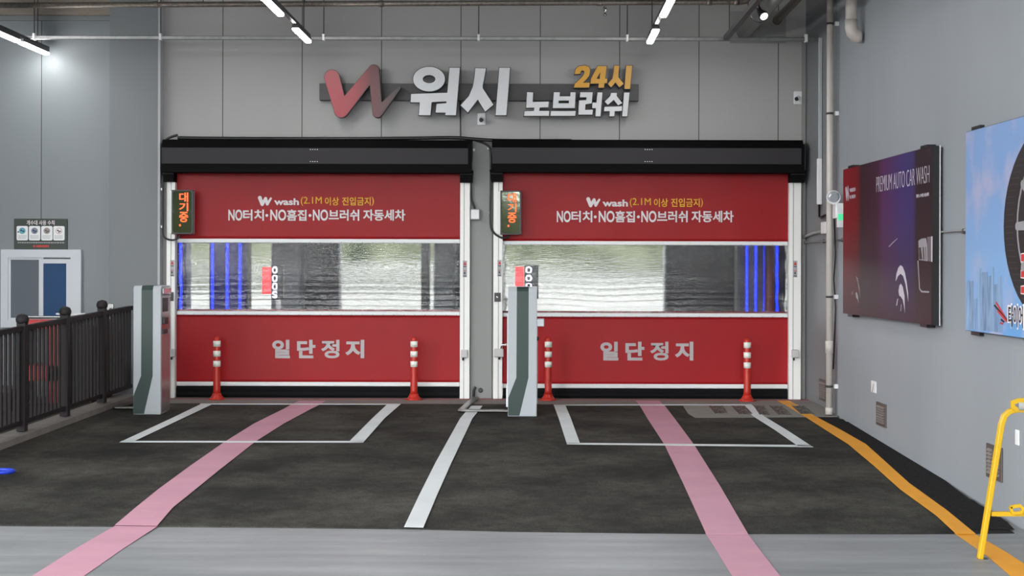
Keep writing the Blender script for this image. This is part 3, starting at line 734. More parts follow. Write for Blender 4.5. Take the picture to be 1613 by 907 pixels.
letter('sign_letter', [[(570, 420), (627, 420), (618, 500), (632, 500), (628, 528), (613, 528), (610, 556), (575, 556), (578, 530), (525, 530), (528, 500)], [(587, 458), (583, 501), (562, 501)]], 800, M['letter_yellow'])
letter('sign_letter', [[(675, 417), (708, 417), (701, 470), (701, 490), (735, 532), (708, 553), (683, 522), (655, 554), (635, 532), (665, 498), (672, 460)]], 800, M['letter_yellow'])
letter('sign_letter', [[(752, 417), (790, 417), (775, 564), (740, 564)]], 800, M['letter_yellow'])
letter('sign_letter', [[(122, 585), (160, 587), (157, 648), (260, 645), (256, 681), (202, 682), (199, 704), (262, 704), (260, 735), (102, 735), (106, 706), (166, 704), (168, 683), (116, 684)]], 800, M['letter_white'])
letter('sign_letter', [[(292, 586), (330, 586), (328, 612), (396, 612), (398, 586), (430, 586), (425, 686), (285, 686)], [(322, 638), (388, 638), (387, 656), (321, 656)], [(274, 705), (430, 705), (427, 735), (270, 735)]], 800, M['letter_white'])
letter('sign_letter', [[(460, 586), (538, 586), (532, 656), (492, 662), (490, 697), (540, 697), (537, 727), (447, 727), (452, 638), (497, 636), (500, 617), (458, 617)]], 800, M['letter_white'])
letter('sign_letter', [[(570, 587), (600, 587), (588, 738), (556, 738), (559, 686), (535, 686), (537, 652), (562, 652)]], 800, M['letter_white'])
letter('sign_letter', [[(655, 590), (692, 590), (690, 608), (725, 655), (700, 668), (672, 633), (635, 666), (615, 645), (650, 610)], [(613, 678), (725, 675), (723, 703), (678, 706), (675, 738), (645, 738), (647, 706), (611, 706)]], 800, M['letter_white'])
letter('sign_letter', [[(738, 588), (772, 588), (758, 738), (726, 738)]], 800, M['letter_white'])
x_a, x_b = W(512, 150, YL).x-sx, W(632, 150, YL).x-sx
M['logo'] = blend_material('red to charcoal blend', 0, x_a, x_b, [(0, (172, 58, 70)), (.4, (160, 56, 66)), (.62, (112, 62, 66)), (1, (78, 76, 78))])
lg = None
for i, (p, q, r0, r1) in enumerate((((497, 493), (556, 704), 47, 42), ((556, 704), (763, 448), 43, 34), ((763, 448), (786, 718), 33, 29), ((786, 718), (925, 558), 29, 8))):
    a = W(400+p[0]/4.03, p[1]/4.03, YL); c = W(400+q[0]/4.03, q[1]/4.03, YL); k = 1/4.03/125*.99
    pl = [capsule((a.x-sx, a.z), (c.x-sx, c.z), r0*k, r1*k, 14)]
    o = link('wave_logo', outline([capsule((a.x-sx, a.z), (c.x-sx, c.z), r0*k+.006, r1*k+.006, 14)], .07), M['sign_edge'], lg or sg)
    if lg is None: lg = o; o.location.y = YL-.03
    f = link('logo_face', outline(pl, .004), M['logo'], lg); f.location.y = -.005-.0006*i
for lab, px0, py0, px1, py1, lx in (('white security camera below the sign letters', 752, 177.5, 765, 197, .0), ('white security camera high on the wall near the right corner', 1250.5, 143.5, 1263.5, 164.5, -.035)):
    t_, hw, z0, z1 = box_thing('security_camera', lab, 'camera', px0, py0, px1, py1, 0, .03, M['white_plastic'], .012)
    zc = (z0*.62+z1*.38)
    MB().tube([(0, -.02, zc+.02), (lx*.4, -.08, zc+.005), (lx, -.13, zc-.005)], [.032, .03, .028], 16).build('barrel', M['white_plastic'], t_)
    MB().lathe([(.026, 0), (.026, .012), (.012, .022)], (lx, -.125, zc-.005), 16, 'Y').build('lens', M['black'], t_)

# ------------------------------------------------------------------ lamps and pipes overhead
HL = EYE+2.617
def rods(parent, pts, top_z=6.2):
    for x, y, z in pts: MB().tube([(x, y, z), (x, y, top_z)], .006, 8).build('hanger_rod', M['dark_metal'], parent)
rows = [('left', -6.15, 17.92, 10), ('centre', -2.71, 16.9, 9), ('right', 1.325, 16.9, 9)]
for nm, X, dend, cnt in rows:
    y1 = dend-D; y0 = -16.5
    t_ = thing('lamp_channel', {'left': 'dark ceiling channel carrying lamps at the far left by the wall', 'centre': 'dark ceiling channel carrying lamps left of the sign', 'right': 'dark ceiling channel carrying lamps right of the sign'}[nm], 'lamp channel', (X, y1, HL), 0, 'lamp channels hung from the ceiling')
    MB().box((-.022, y0-y1, .075), (.022, .01, .112)).build('channel', M['dark_metal'], t_)
    for k in range(6):
        MB().tube([(0, -.35-1.8*k, .12), (0, -.35-1.8*k, 6.2-HL)], .006, 8).build('hanger_rod', M['dark_metal'], t_)
    pitch, ln = (1.0, .9) if nm == 'left' else (1.8, .9)
    n = 3 if nm == 'left' else 8  # lamps beyond the second are out of view, added for light
    names = ['nearest the back wall', 'second from the back wall']
    for k in range(n):
        ya = y1-.03-pitch*k
        if ya-ln < -16.6: break
        lab = {'left': 'lit batten lamp at the far left, ', 'centre': 'lit batten lamp left of the sign, ', 'right': 'lit batten lamp right of the sign, '}[nm]+(names[k] if k < 2 else 'unseen, added overhead for light')
        l_ = thing('batten_lamp', lab, 'lamp', (X, ya-ln/2, HL), 0, 'batten lamps under the ceiling channels')
        MB().box((-.038, -ln/2, .03), (.038, ln/2, .072)).build('housing', M['dark_metal'], l_, bev=.006)
        MB().prism([(-.036, -ln/2+.01, .03), (-.036, -ln/2+.01, .012), (-.024, -ln/2+.01, 0), (.024, -ln/2+.01, 0), (.036, -ln/2+.01, .012), (.036, -ln/2+.01, .03)], (0, ln-.02, 0)).build('diffuser', M['lamp'], l_)
# galvanised cable rail across the bays
a, c = W(26, 59, -.8), W(1289, 57.2, -.8)
t_ = thing('cable_rail', 'long bright galvanised rail running across under the ceiling', 'rail', a)
MB().box((0, -.022, -.022), (c.x-a.x, .022, .022)).build('rail', M['steel'], t_, bev=.006)
for px in (54, 253, 510, 754, 988):
    x = W(px, 57, -.8).x-a.x
    MB().box((x-.014, -.03, -.03), (x+.014, .03, .05)).build('clamp', M['white_plastic'], t_, bev=.004)
    MB().tube([(x, 0, .04), (x, 0, 6.2-a.z)], .006, 8).build('hanger_rod', M['dark_metal'], t_)
x = W(1269.5, 57, -.8).x-a.x
MB().box((x-.018, -.03, -.035), (x+.018, .03, .06)).build('clamp', M['white_plastic'], t_, bev=.004)
# sprinkler main
a, c = W(-30, 8.5, -1.0), W(1168, 3.2, -1.0)
t_ = thing('sprinkler_pipe', 'brown grey iron pipe along the very top with a hanging sprinkler', 'pipe', a)
d_ = c-a
MB().tube([(0, 0, 0), d_, d_+Vector((.06, 0, .01)), d_+Vector((.09, 0, .05)), d_+Vector((.1, 0, .12)), d_+Vector((.1, 0, 1.4))], .033, 16).build('main_pipe', M['iron_pipe'], t_)
for px in (245, 600, 944, 1117, 1160):
    f = (px+30)/1198
    MB().tube([d_*f-Vector((.03, 0, 0)), d_*f+Vector((.03, 0, 0))], .04, 16).build('coupling', M['iron_pipe'], t_)
f = (953+30)/1198; q = d_*f
sp = MB().tube([q, q-Vector((0, 0, .07))], .02, 12).build('sprinkler_drop', M['iron_pipe'], t_)
MB().lathe([(.013, 0), (.026, -.006), (.026, -.02), (.012, -.03), (.012, -.065), (.024, -.07), (.024, -.082), (.01, -.09)], q-Vector((0, 0, .07)), 14).build('sprinkler_head', M['chrome'], t_)
for px in (480, 320, 1110):
    f = (px+30)/1198; MB().tube([d_*f, d_*f+Vector((0, 0, 1.5))], .006, 8).build('hanger_rod', M['dark_metal'], t_)
# unlit channel, spot and ducts in the right corner
p = W(1143.5, 60, -.9); q = W(1212, -8, -4.0)
p2 = Vector((p.x+.08, -4.5, p.z-.0))
t_ = thing('empty_channel', 'dark unlit ceiling channel slanting down in the upper right corner', 'lamp channel', p)
MB().bar([(0, 0, 0), (.0, -8, 0)], .06, .055).build('channel', M['dark_metal'], t_)
for k in range(5): MB().tube([(0, -.3-1.5*k, .02), (0, -.3-1.5*k, 6.2-p.z)], .006, 8).build('hanger_rod', M['dark_metal'], t_)
s0 = W(1197, 18, -2.2)
t_ = thing('spot_lamp', 'small black spot lamp with a lit lens in the upper right corner', 'lamp', s0)
MB().tube([(-.02, 0, .2), (-.02, 0, .06), (0, 0, 0)], .018, 10).build('arm', M['black'], t_)
MB().tube([(-.01, .05, .05), (0, 0, 0), (.025, -.05, -.045), (.035, -.07, -.065)], [.025, .032, .05, .055], 18).build('head', M['black'], t_)
MB().tube([(.035, -.071, -.066), (.037, -.076, -.07)], [.044, .04], 18).build('lens', M['spot'], t_)
t_ = thing('ventilation_duct', 'galvanised round duct leaving the wall plate in the upper right corner', 'duct', W(1194, 45, 0)); o0 = W(1194, 45, 0)
a, c = W(1150, 68, 0)-o0, W(1238, 18, 0)-o0
MB().box((a.x, -.012, a.z), (c.x, -.001, c.z)).build('wall_plate', M['pier'], t_)
b = MB()
for k in range(6): b.box((a.x+.04+k*.12, -.018, a.z+.02), (a.x+.052+k*.12, -.012, a.z+.032))
b.build('plate_screw', M['dark_metal'], t_)
q = W(1172, 49, -.02)-o0
MB().tube([q, q+Vector((0, -6, 0))], .1, 24).build('duct_tube', M['steel'], t_)
for k in range(3): MB().tube([q+Vector((0, -1.2-1.5*k, 0)), q+Vector((0, -1.26-1.5*k, 0))], .106, 24).build('joint_ring', M['steel'], t_)
q = W(1225, 30, -.1)
t_ = thing('drain_pipe', 'dark pipe stub pointing out beside the galvanised duct', 'pipe', q)
MB().tube([(0, 0, 0), (0, -6, .0)], .05, 18).build('pipe', M['iron_pipe'], t_)
MB().tube([(0, .06, -.01), (0, -.04, 0)], .056, 18).build('socket', M['iron_pipe'], t_)

# ------------------------------------------------------------------ right wall
def rbox(name, label, cat, px0, py0, px1, py1, dp, m_, group=None, bev=.004, part='plate'):
    s0_, zt = RW(px0, py0); s1_, _ = RW(px1, py1); _, zb_ = RW(px0, py1)
    zt = RW((px0+px1)/2, (py0+py1)/2)[1]
    return s0_, s1_
def rpipe(name, label, px, py0, py1, off, r, m_, clamps=(), cat='pipe'):
    s, _ = RW(px, 400, off); z1 = RW(px, py0, off)[1]; z0 = RW(px, py1, off)[1]
    t_ = rwall(name, label, cat, s, z0)
    MB().tube([(0, -off, 0), (0, -off, z1-z0)], r, 18).build('pipe', m_, t_)
    for py in clamps:
        z = RW(px, py, off)[1]-z0
        cl = MB().tube([(0, -off, z-.012), (0, -off, z+.012)], r+.006, 18).build('pipe_clamp', M['dark_metal'], t_)
        MB().box((-.02, -.045, z-.024), (.025, -.001, z+.024)).build('clamp_bracket', M['white_plastic'], cl, bev=.004)
    return t_, s, z0
zfl = lambda s: ground_z(-s)
t_, s, z0 = rpipe('wall_pipe', 'tall white pipe standing full height on the right wall', 1306.5, -60, 650, .1, .037, M['pvc_pipe'], (38, 179, 313, 467.5, 608.5))
MB().tube([(0, -.1, RW(1306, 537, .1)[1]-z0), (0, -.1, RW(1306, 556, .1)[1]-z0)], .045, 18).build('coupling', M['pvc_pipe'], t_)
MB().tube([(0, -.1, -.02), (0, -.1, .06)], .043, 18).build('foot_socket', M['pvc_pipe'], t_)
# pvc stub with elbow
s, z = RW(1341, 40, .13)
t_ = rwall('pvc_stub', 'thick cream pipe with an elbow ending high on the right wall', 'pipe', s, z)
MB().tube([(0, -.13, 1.4), (0, -.13, .02)], .062, 20).build('pipe', M['pvc_pipe'], t_)
MB().tube([(0, -.13, .06), (0, -.13, -.03), (0, -.118, -.075), (0, -.085, -.11), (0, -.055, -.122), (0, -.03, -.124)], .068, 20).build('elbow', M['pvc_pipe'], t_)
# vertical white strip light, unlit, with its lead
s, z0 = RW(1288, 322, .05); z1 = RW(1288, 60, .05)[1]
t_ = rwall('strip_tube', 'slim vertical white tube on the right wall beside the door corner', 'tube', s, z0)
MB().box((-.02, -.06, 0), (.02, -.001, .55)).build('lower_tube', M['white_plastic'], t_, bev=.008)
MB().box((-.016, -.045, .55), (.016, -.001, z1-z0)).build('upper_tube', M['white_metal'], t_, bev=.006)
MB().tube([(0, -.03, 0), (0, -.03, -.15), (.06, -.03, -.16), (.3, -.03, -.14)], .014, 10).build('lead', M['black'], t_)
# conduits
sA = RW(1269, 382)[0]
t_ = rwall('wall_conduit', 'thin grey conduit running along the whole right wall behind the posters', 'conduit', sA, 1.965)
MB().tube([(0, -.0125, 0), (14.5, -.0125, .02)], .011, 10).build('tube', M['grey_plastic'], t_)
for k in (.05, 1.0, 1.9, 6.0): MB().box((k-.02, -.025, -.022), (k+.02, -.001, .022)).build('saddle', M['steel'], t_)
t_ = rwall('wall_conduit', 'short grey conduit rising from the door corner towards the pipe', 'conduit', sA, 2.03)
MB().tube([(0, -.03, 0), (.5, -.03, .04), (1.1, -.03, .06)], .016, 10).build('tube', M['grey_plastic'], t_)
MB().box((1.1, -.07, .02), (1.3, -.001, .16)).build('junction', M['white_plastic'], t_, bev=.01)
s, z = RW(1314, 420, .03)
t_ = rwall('cable', 'thin black lead hanging beside the white wall pipe', 'cable', s, RW(1314, 345)[1])
zz_ = RW(1314, 582, .03)[1]-RW(1314, 345, .03)[1]
MB().tube([(0, -.03, 0), (.06, -.03, zz_*.25), (-.02, -.03, zz_*.4), (.07, -.03, zz_*.6), (.02, -.03, zz_*.8), (-.03, -.03, zz_)], .009, 8).build('sheath', M['black'], t_)
# emergency light and exit sign
s, z = RW(1316, 335, .05)
t_ = rwall('emergency_light', 'round clear emergency lamps on a small white box beside the pipe', 'lamp', s, z)
MB().box((.06, -.1, -.07), (.22, -.001, .1)).build('battery_box', M['white_plastic'], t_, bev=.01)
for k, yy in ((0, -.1),):
    h_ = MB().tube([(.12+.1*k, yy, .17), (.17+.1*k, yy-.02, .165), (.19+.1*k, yy-.02, .165)], [.03, .075, .08], 22).build('lamp_head', M['white_plastic'], t_)
    MB().tube([(.191+.1*k, yy-.02, .165), (.205+.1*k, yy-.02, .163)], [.07, .045], 22).build('lens', M['glass_lens'], h_)
s, z = RW(1329, 341, .02)
t_ = rwall('exit_sign', 'small green and white exit sign half hidden behind the dark poster', 'sign', s, z)
MB().box((-.05, -.09, -.12), (-.005, -.001, .1)).build('plate', M['white_plastic'], t_, bev=.004)
MB().box((-.004, -.085, -.04), (.0, -.02, .03)).build('green_panel', M['exit_green'], t_)
# vents and sockets
def vent(label, px0, py0, px1, py1, cols):
    s0_, _ = RW(px0, py0); s1_, _ = RW(px1, py1)
    zt = RW(px0, py0)[1]; zb_ = RW(px0, py1)[1]
    t_ = rwall('wall_vent', label, 'vent', s0_, zb_, 'brown louvered vents low on the right wall')
    ln = s1_-s0_; h = zt-zb_
    MB().box((0, -.015, 0), (ln, -.001, h)).build('plate', M['vent'], t_, bev=.003)
    for c in range(cols):
        x0_ = ln*(.12+.45*c); x1_ = x0_+ln*(.3 if cols > 1 else .76)
        for k in range(7):
            z = h*(.14+.11*k); MB().prism([(x0_, -.015, z), (x0_, -.032, z), (x0_, -.015, z+h*.07)], (x1_-x0_, 0, 0)).build('louver', M['vent_louver'], t_)
vent('brown louvered vent partly behind the white wall pipe', 1292, 596, 1304, 629, 1)
vent('brown louvered vent in the middle of the right wall foot', 1382, 632, 1397, 668, 1)
vent('brown louvered vent right behind the yellow stand', 1556, 697, 1580, 750, 2)
for lab, px0, py0, px1, py1 in (('white notice card low on the wall under the dark poster', 1374, 599, 1381, 617), ('white cover plate on the wall above the yellow stand', 1601.5, 676, 1607, 700)):
    s0_, zt = RW(px0, py0); s1_ = RW(px1, py0)[0]; zb_ = RW(px0, py1)[1]
    t_ = rwall('cover_plate', lab, 'cover plate', s0_, zb_)
    MB().box((0, -.014, 0), (s1_-s0_, -.001, zt-zb_)).build('plate', M['white_plastic'], t_, bev=.005)
    if px0 < 1500:
        L_, H_ = s1_-s0_, zt-zb_
        link('print', outline([[(L_*.25, H_*.05), (L_*.45, H_*.05), (L_*.7, H_*.75), (L_*.55, H_*.75)]], .001), M['grey_plastic'], t_).location.y = -.016

# posters
def poster(name, label, s0_, s1_, zb_, zt, dp, face):
    t_ = rwall(name, label, 'poster', s0_, zb_)
    L_, H_ = s1_-s0_, zt-zb_
    MB().box((0, -dp, 0), (L_, -.027, H_)).build('light_box', M['black'], t_)
    MB().box((L_-.002, -.036, -.004), (L_+.006, -.028, H_+.004)).build('edge_trim', M['white_plastic'], t_)
    for k in (.07, .9):
        for z in (-.03, H_-.005): MB().box((L_*k-.1, -dp*.8, z), (L_*k+.1, -.001, z+.035)).build('bracket', M['black'], t_)
    f = MB().box((.004, -dp-.003, .004), (L_-.004, -dp-.0005, H_-.004)).build('printed_face', face, t_)
    return t_, L_, H_, f
dp = .1
s0_, zt = RW(1328.5, 268, dp); _, zb_ = RW(1328.5, 494, dp); s1_, _ = RW(1468, 400, dp)
zt2 = RW(1468, 228.5, dp)[1]; zb2_ = RW(1468, 511.5, dp)[1]; zt = (zt+zt2)/2; zb_ = (zb_+zb2_)/2
# printed colour fields of the dark poster: red, near black, purple, indigo, near black
Lp = s1_-s0_
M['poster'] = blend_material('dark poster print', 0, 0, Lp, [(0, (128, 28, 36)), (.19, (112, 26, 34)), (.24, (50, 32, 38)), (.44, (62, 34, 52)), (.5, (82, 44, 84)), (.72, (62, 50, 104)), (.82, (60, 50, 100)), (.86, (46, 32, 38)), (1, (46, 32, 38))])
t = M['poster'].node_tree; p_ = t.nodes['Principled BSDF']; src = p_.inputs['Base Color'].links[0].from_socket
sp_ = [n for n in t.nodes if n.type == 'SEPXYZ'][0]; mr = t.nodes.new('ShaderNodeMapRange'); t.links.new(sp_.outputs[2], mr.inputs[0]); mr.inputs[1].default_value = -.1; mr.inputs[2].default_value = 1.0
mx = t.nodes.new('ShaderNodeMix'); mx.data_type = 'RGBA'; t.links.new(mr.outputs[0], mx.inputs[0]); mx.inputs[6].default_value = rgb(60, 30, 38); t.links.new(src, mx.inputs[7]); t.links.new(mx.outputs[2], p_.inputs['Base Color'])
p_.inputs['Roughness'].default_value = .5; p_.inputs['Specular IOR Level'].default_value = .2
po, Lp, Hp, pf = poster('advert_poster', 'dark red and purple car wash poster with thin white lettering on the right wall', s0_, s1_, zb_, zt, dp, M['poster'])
def pp(px, py): s, z = RW(px, py, dp); return (s-s0_, z-zb_)
M['print_line'] = mat('pale grey print', rgb(196, 190, 200), .5); M['print_grey'] = mat('silver grey print', rgb(150, 148, 154), .4); M['print_dark'] = mat('dark print', rgb(40, 28, 32), .4)
M['print_mid'] = mat('mid grey print', rgb(104, 96, 102), .4)
def ptext(body, a, c, bold=-.012, m_='print_line'):
    link('lettering', words(body, pp(*a)[0], pp(*c)[0], pp(*a)[1], pp(*c)[1], -dp-.006, bold), M[m_], pf)
ptext('PREMIUM AUTO CAR WASH', (1381, 303), (1464.5, 260), -.024)
ptext('워시 노브러쉬 자동세차', (1444, 312), (1464, 303), .01)
ptext('WASH24', (1339, 303), (1348, 295), .02); ptext('NO BRUSH', (1339, 313.5), (1348, 306), -.01)
for a, c, r0, r1 in (((1333.3, 297), (1334.2, 315), .022, .016), ((1334.2, 315), (1336.5, 294), .016, .016), ((1336.5, 294), (1336.8, 315), .014, .012), ((1336.8, 315), (1338, 305), .012, .006)):
    link('logo_mark', outline([capsule(pp(*a), pp(*c), r0, r1, 6)], .001), M['print_line'], pf).location.y = -dp-.006
def pshape(poly, m_, k=0):
    o = link('car_print', outline([[pp(1330+x/6.48, 370+y/6.48) for x, y in poly]], .001), M[m_], pf); o.location.y = -dp-.005-.0006*k
pshape([(527, 470), (535, 400), (555, 335), (577, 308), (600, 325), (622, 385), (640, 480), (655, 600), (656, 680), (645, 600), (628, 500), (605, 420), (577, 395), (552, 420), (532, 465)], 'print_line')
pshape([(565, 520), (580, 495), (600, 530), (618, 620), (622, 795), (612, 720), (600, 660), (580, 628), (565, 620), (557, 575)], 'print_line')
pshape([(545, 650), (552, 650), (542, 720), (532, 720)], 'print_line'); pshape([(583, 700), (589, 720), (582, 780), (576, 775)], 'print_grey')
pshape([(760, 60), (790, 38), (838, 32), (850, 100), (855, 268), (765, 255)], 'print_grey')
pshape([(766, 130), (785, 125), (800, 250), (768, 248)], 'print_dark', 1); pshape([(805, 125), (815, 125), (822, 255), (812, 255)], 'print_dark', 1); pshape([(828, 122), (838, 122), (842, 258), (834, 258)], 'print_mid', 1)
pshape([(850, 20), (905, 15), (903, 275), (858, 265)], 'print_mid'); pshape([(890, 15), (905, 13), (903, 275), (892, 272)], 'print_line', 1)
pshape([(750, 262), (760, 262), (775, 545), (795, 570), (870, 575), (868, 590), (790, 585), (768, 550)], 'print_grey')
pshape([(455, 118), (500, 70), (548, 30), (545, 40), (505, 80), (460, 125)], 'print_grey')
pshape([(120, 420), (140, 440), (160, 540), (165, 660), (155, 580), (140, 490)], 'print_mid'); pshape([(118, 590), (130, 585), (142, 620), (150, 705), (140, 660), (125, 640)], 'print_grey'); pshape([(80, 590), (90, 570), (88, 600), (80, 615)], 'print_mid')
# blue poster
dp2 = .05
s0_, zt = RW(1521.5, 208, dp2); zb_ = RW(1521.5, 520.5, dp2)[1]; s1_ = s0_+2.9
M['poster_sky'] = blend_material('blue poster print', 2, 0, zt-zb_, [(0, (96, 158, 214)), (.35, (128, 168, 214)), (.7, (122, 158, 206)), (1, (126, 158, 206))])
t = M['poster_sky'].node_tree; p_ = t.nodes['Principled BSDF']; src = p_.inputs['Base Color'].links[0].from_socket
nz = t.nodes.new('ShaderNodeTexNoise'); nz.inputs['Scale'].default_value = 2.2; nz.inputs['Detail'].default_value = 4; t.links.new(t.nodes['Texture Coordinate'].outputs['Object'], nz.inputs['Vector'])
mr = t.nodes.new('ShaderNodeMapRange'); t.links.new(nz.outputs[0], mr.inputs[0]); mr.inputs[1].default_value = .5; mr.inputs[2].default_value = .75
mx = t.nodes.new('ShaderNodeMix'); mx.data_type = 'RGBA'; t.links.new(mr.outputs[0], mx.inputs[0]); mx.inputs[7].default_value = rgb(186, 180, 202); t.links.new(src, mx.inputs[6]); t.links.new(mx.outputs[2], p_.inputs['Base Color'])
po2, L2, H2, pf2 = poster('advert_poster', 'sky blue tyre poster cut by the right picture edge', s0_, s1_, zb_, zt, dp2, M['poster_sky'])
def pq(px, py): s, z = RW(px, py, dp2); return (s-s0_, z-zb_)
def qshape(poly, m_, k=0, name='tyre_print'):
    o = link(name, outline([[pq(*q) for q in poly]], .001), m_, pf2); o.location.y = -dp2-.005-.0006*k
M['bld_a'] = mat('blue grey building print', rgb(104, 142, 186), .5, col2=rgb(150, 178, 206), vscale=(26, 1, 3), detail=2); M['bld_b'] = mat('slate building print', rgb(88, 118, 156), .5, col2=rgb(140, 166, 196), vscale=(22, 1, 4), detail=2); M['rim'] = mat('grey rim print', rgb(150, 150, 156), .4)
for x0_, x1_, yt, mm in ((1522, 1528, 441, 'bld_a'), (1528, 1534, 442, 'bld_b'), (1541, 1547, 422, 'bld_a'), (1547, 1550, 428, 'bld_b'), (1550, 1556.5, 428, 'bld_b'), (1562, 1566.5, 420, 'bld_a'), (1557, 1562, 434, 'bld_b'), (1567, 1573, 447, 'bld_b'), (1573, 1580, 434, 'bld_a'), (1534, 1541, 470, 'bld_a')):
    yb = 520.5+(x0_-1521)*.1196-3
    qshape([(x0_, yb), (x1_, yb), (x1_, yt), (x0_, yt+1)], M[mm], 0, 'building_print')
sc, zc = pq(1640, 352)
# tyre drawn as ring with rim and spokes
rzt = (pq(1613, 228)[1]-pq(1613, 480)[1])/2
cx_, cz_ = pq(1582, 356)[0]+1.02, (pq(1613, 228)[1]+pq(1613, 480)[1])/2
o = link('tyre_print', outline([ell(cx_, cz_, 1.02, .75, 48)], .001), M['black_tyre'], pf2); o.location.y = -dp2-.006
rx_ = pq(1601, 356)[0]; o = link('tyre_print', outline([ell(rx_+.72, cz_, .7, .585, 40)], .001), M['rim'], pf2); o.location.y = -dp2-.0068
o = link('tyre_print', outline([ell(rx_+.74, cz_, .69, .57, 40)], .001), M['black_tyre'], pf2); o.location.y = -dp2-.0076
for k in range(11):
    a_ = 2*math.pi*k/11+.3
    o = link('tyre_print', outline([capsule((rx_+.72, cz_), (rx_+.72+.69*math.cos(a_), cz_+.57*math.sin(a_)), .05, .03, 5)], .001), M['rim'], pf2); o.location.y = -dp2-.0082-.0003*k
b = MB()
for k in range(24):
    z = cz_-.55+k*.045
    b.box((cx_-1.02*math.sqrt(max(0, 1-((z-cz_)/.72)**2))+.03, -dp2-.0075, z), (cx_-1.02*math.sqrt(max(0, 1-((z-cz_)/.72)**2))+.2, -dp2-.0065, z+.006))
b.build('tread_print', mat('tread grey', rgb(62, 58, 60), .5), pf2)
M['w_out'] = mat('white outline print', rgb(232, 226, 230), .5)
a, c = pq(1588.5, 517), pq(1588.5, 477); c = (pq(1615, 480)[0], c[1])
for nm_, bold_, mm, yy in (('타이어', .06, 'w_out', -.0095), ('타이어', .015, 'black_tyre', -.0105)):
    link('lettering', words(nm_, a[0]+(.02 if bold_ < .05 else 0), c[0]-(.02 if bold_ < .05 else 0), a[1]+(.015 if bold_ < .05 else 0), c[1]-(.015 if bold_ < .05 else 0), -dp2+yy, bold_), M[mm], pf2)
for i, (a, c, mm) in enumerate((((1569, 477), (1586, 500), 'sticker_red'), ((1566.5, 481.5), (1588, 503), 'black_tyre'), ((1572, 491), (1588, 505), 'sticker_red'), ((1577, 504), (1584, 506), 'black_tyre'), ((1576, 509.5), (1582, 509), 'sticker_red'))):
    qshape([a, (a[0]+1.5, a[1]-2.5), c, (c[0]-1.5, c[1]+2.5)], M[mm], 2+i, 'streak_print')

for y0_, y1_ in ((399, 413), (425, 438), (450, 463)):
    qshape([(1609.5, y1_), (1616, y1_+.8), (1616, y0_-1), (1609.5, y0_)], M['w_out'], 6, 'block_print'); qshape([(1610.2, y1_-1.5), (1616, y1_-.8), (1616, y0_+.8), (1610.2, y0_+1.5)], M['sticker_red'], 8, 'block_print')

# ------------------------------------------------------------------ bollards
def bollard(label, px, py):
    p = G(px, py)
    t_ = thing('bollard', label, 'bollard', (p.x, p.y, ground_z(p.y)), 0, 'orange bollards in front of the doors')
    MB().lathe([(.105, 0), (.105, .012), (.085, .02), (.058, .055), (.05, .08)], n=28).build('base', M['orange'], t_)
    MB().lathe([(.05, .07), (.044, .12), (.042, .735), (.039, .755), (.028, .772), (.01, .78)], n=28).build('post', M['orange'], t_)
    for z in (.443, .567, .69): MB().lathe([(.0455, z-.035), (.0455, z+.037)], n=28).build('reflective_band', M['band'], t_)
    b = MB()
    for k in range(4):
        a_ = math.pi/4+k*math.pi/2; b.lathe([(.011, .018), (.011, .026), (.004, .03)], (.088*math.cos(a_), .088*math.sin(a_), 0), 8)
    b.build('anchor_bolt', M['steel'], t_)
bollard('orange bollard with white bands at the left side of the left door', 341.5, 629)
bollard('orange bollard with white bands at the right side of the left door', 652, 629.5)
bollard('orange bollard with white bands right beside the right kiosk', 863.5, 630)
bollard('orange bollard with white bands at the right side of the right door', 1177, 631.5)

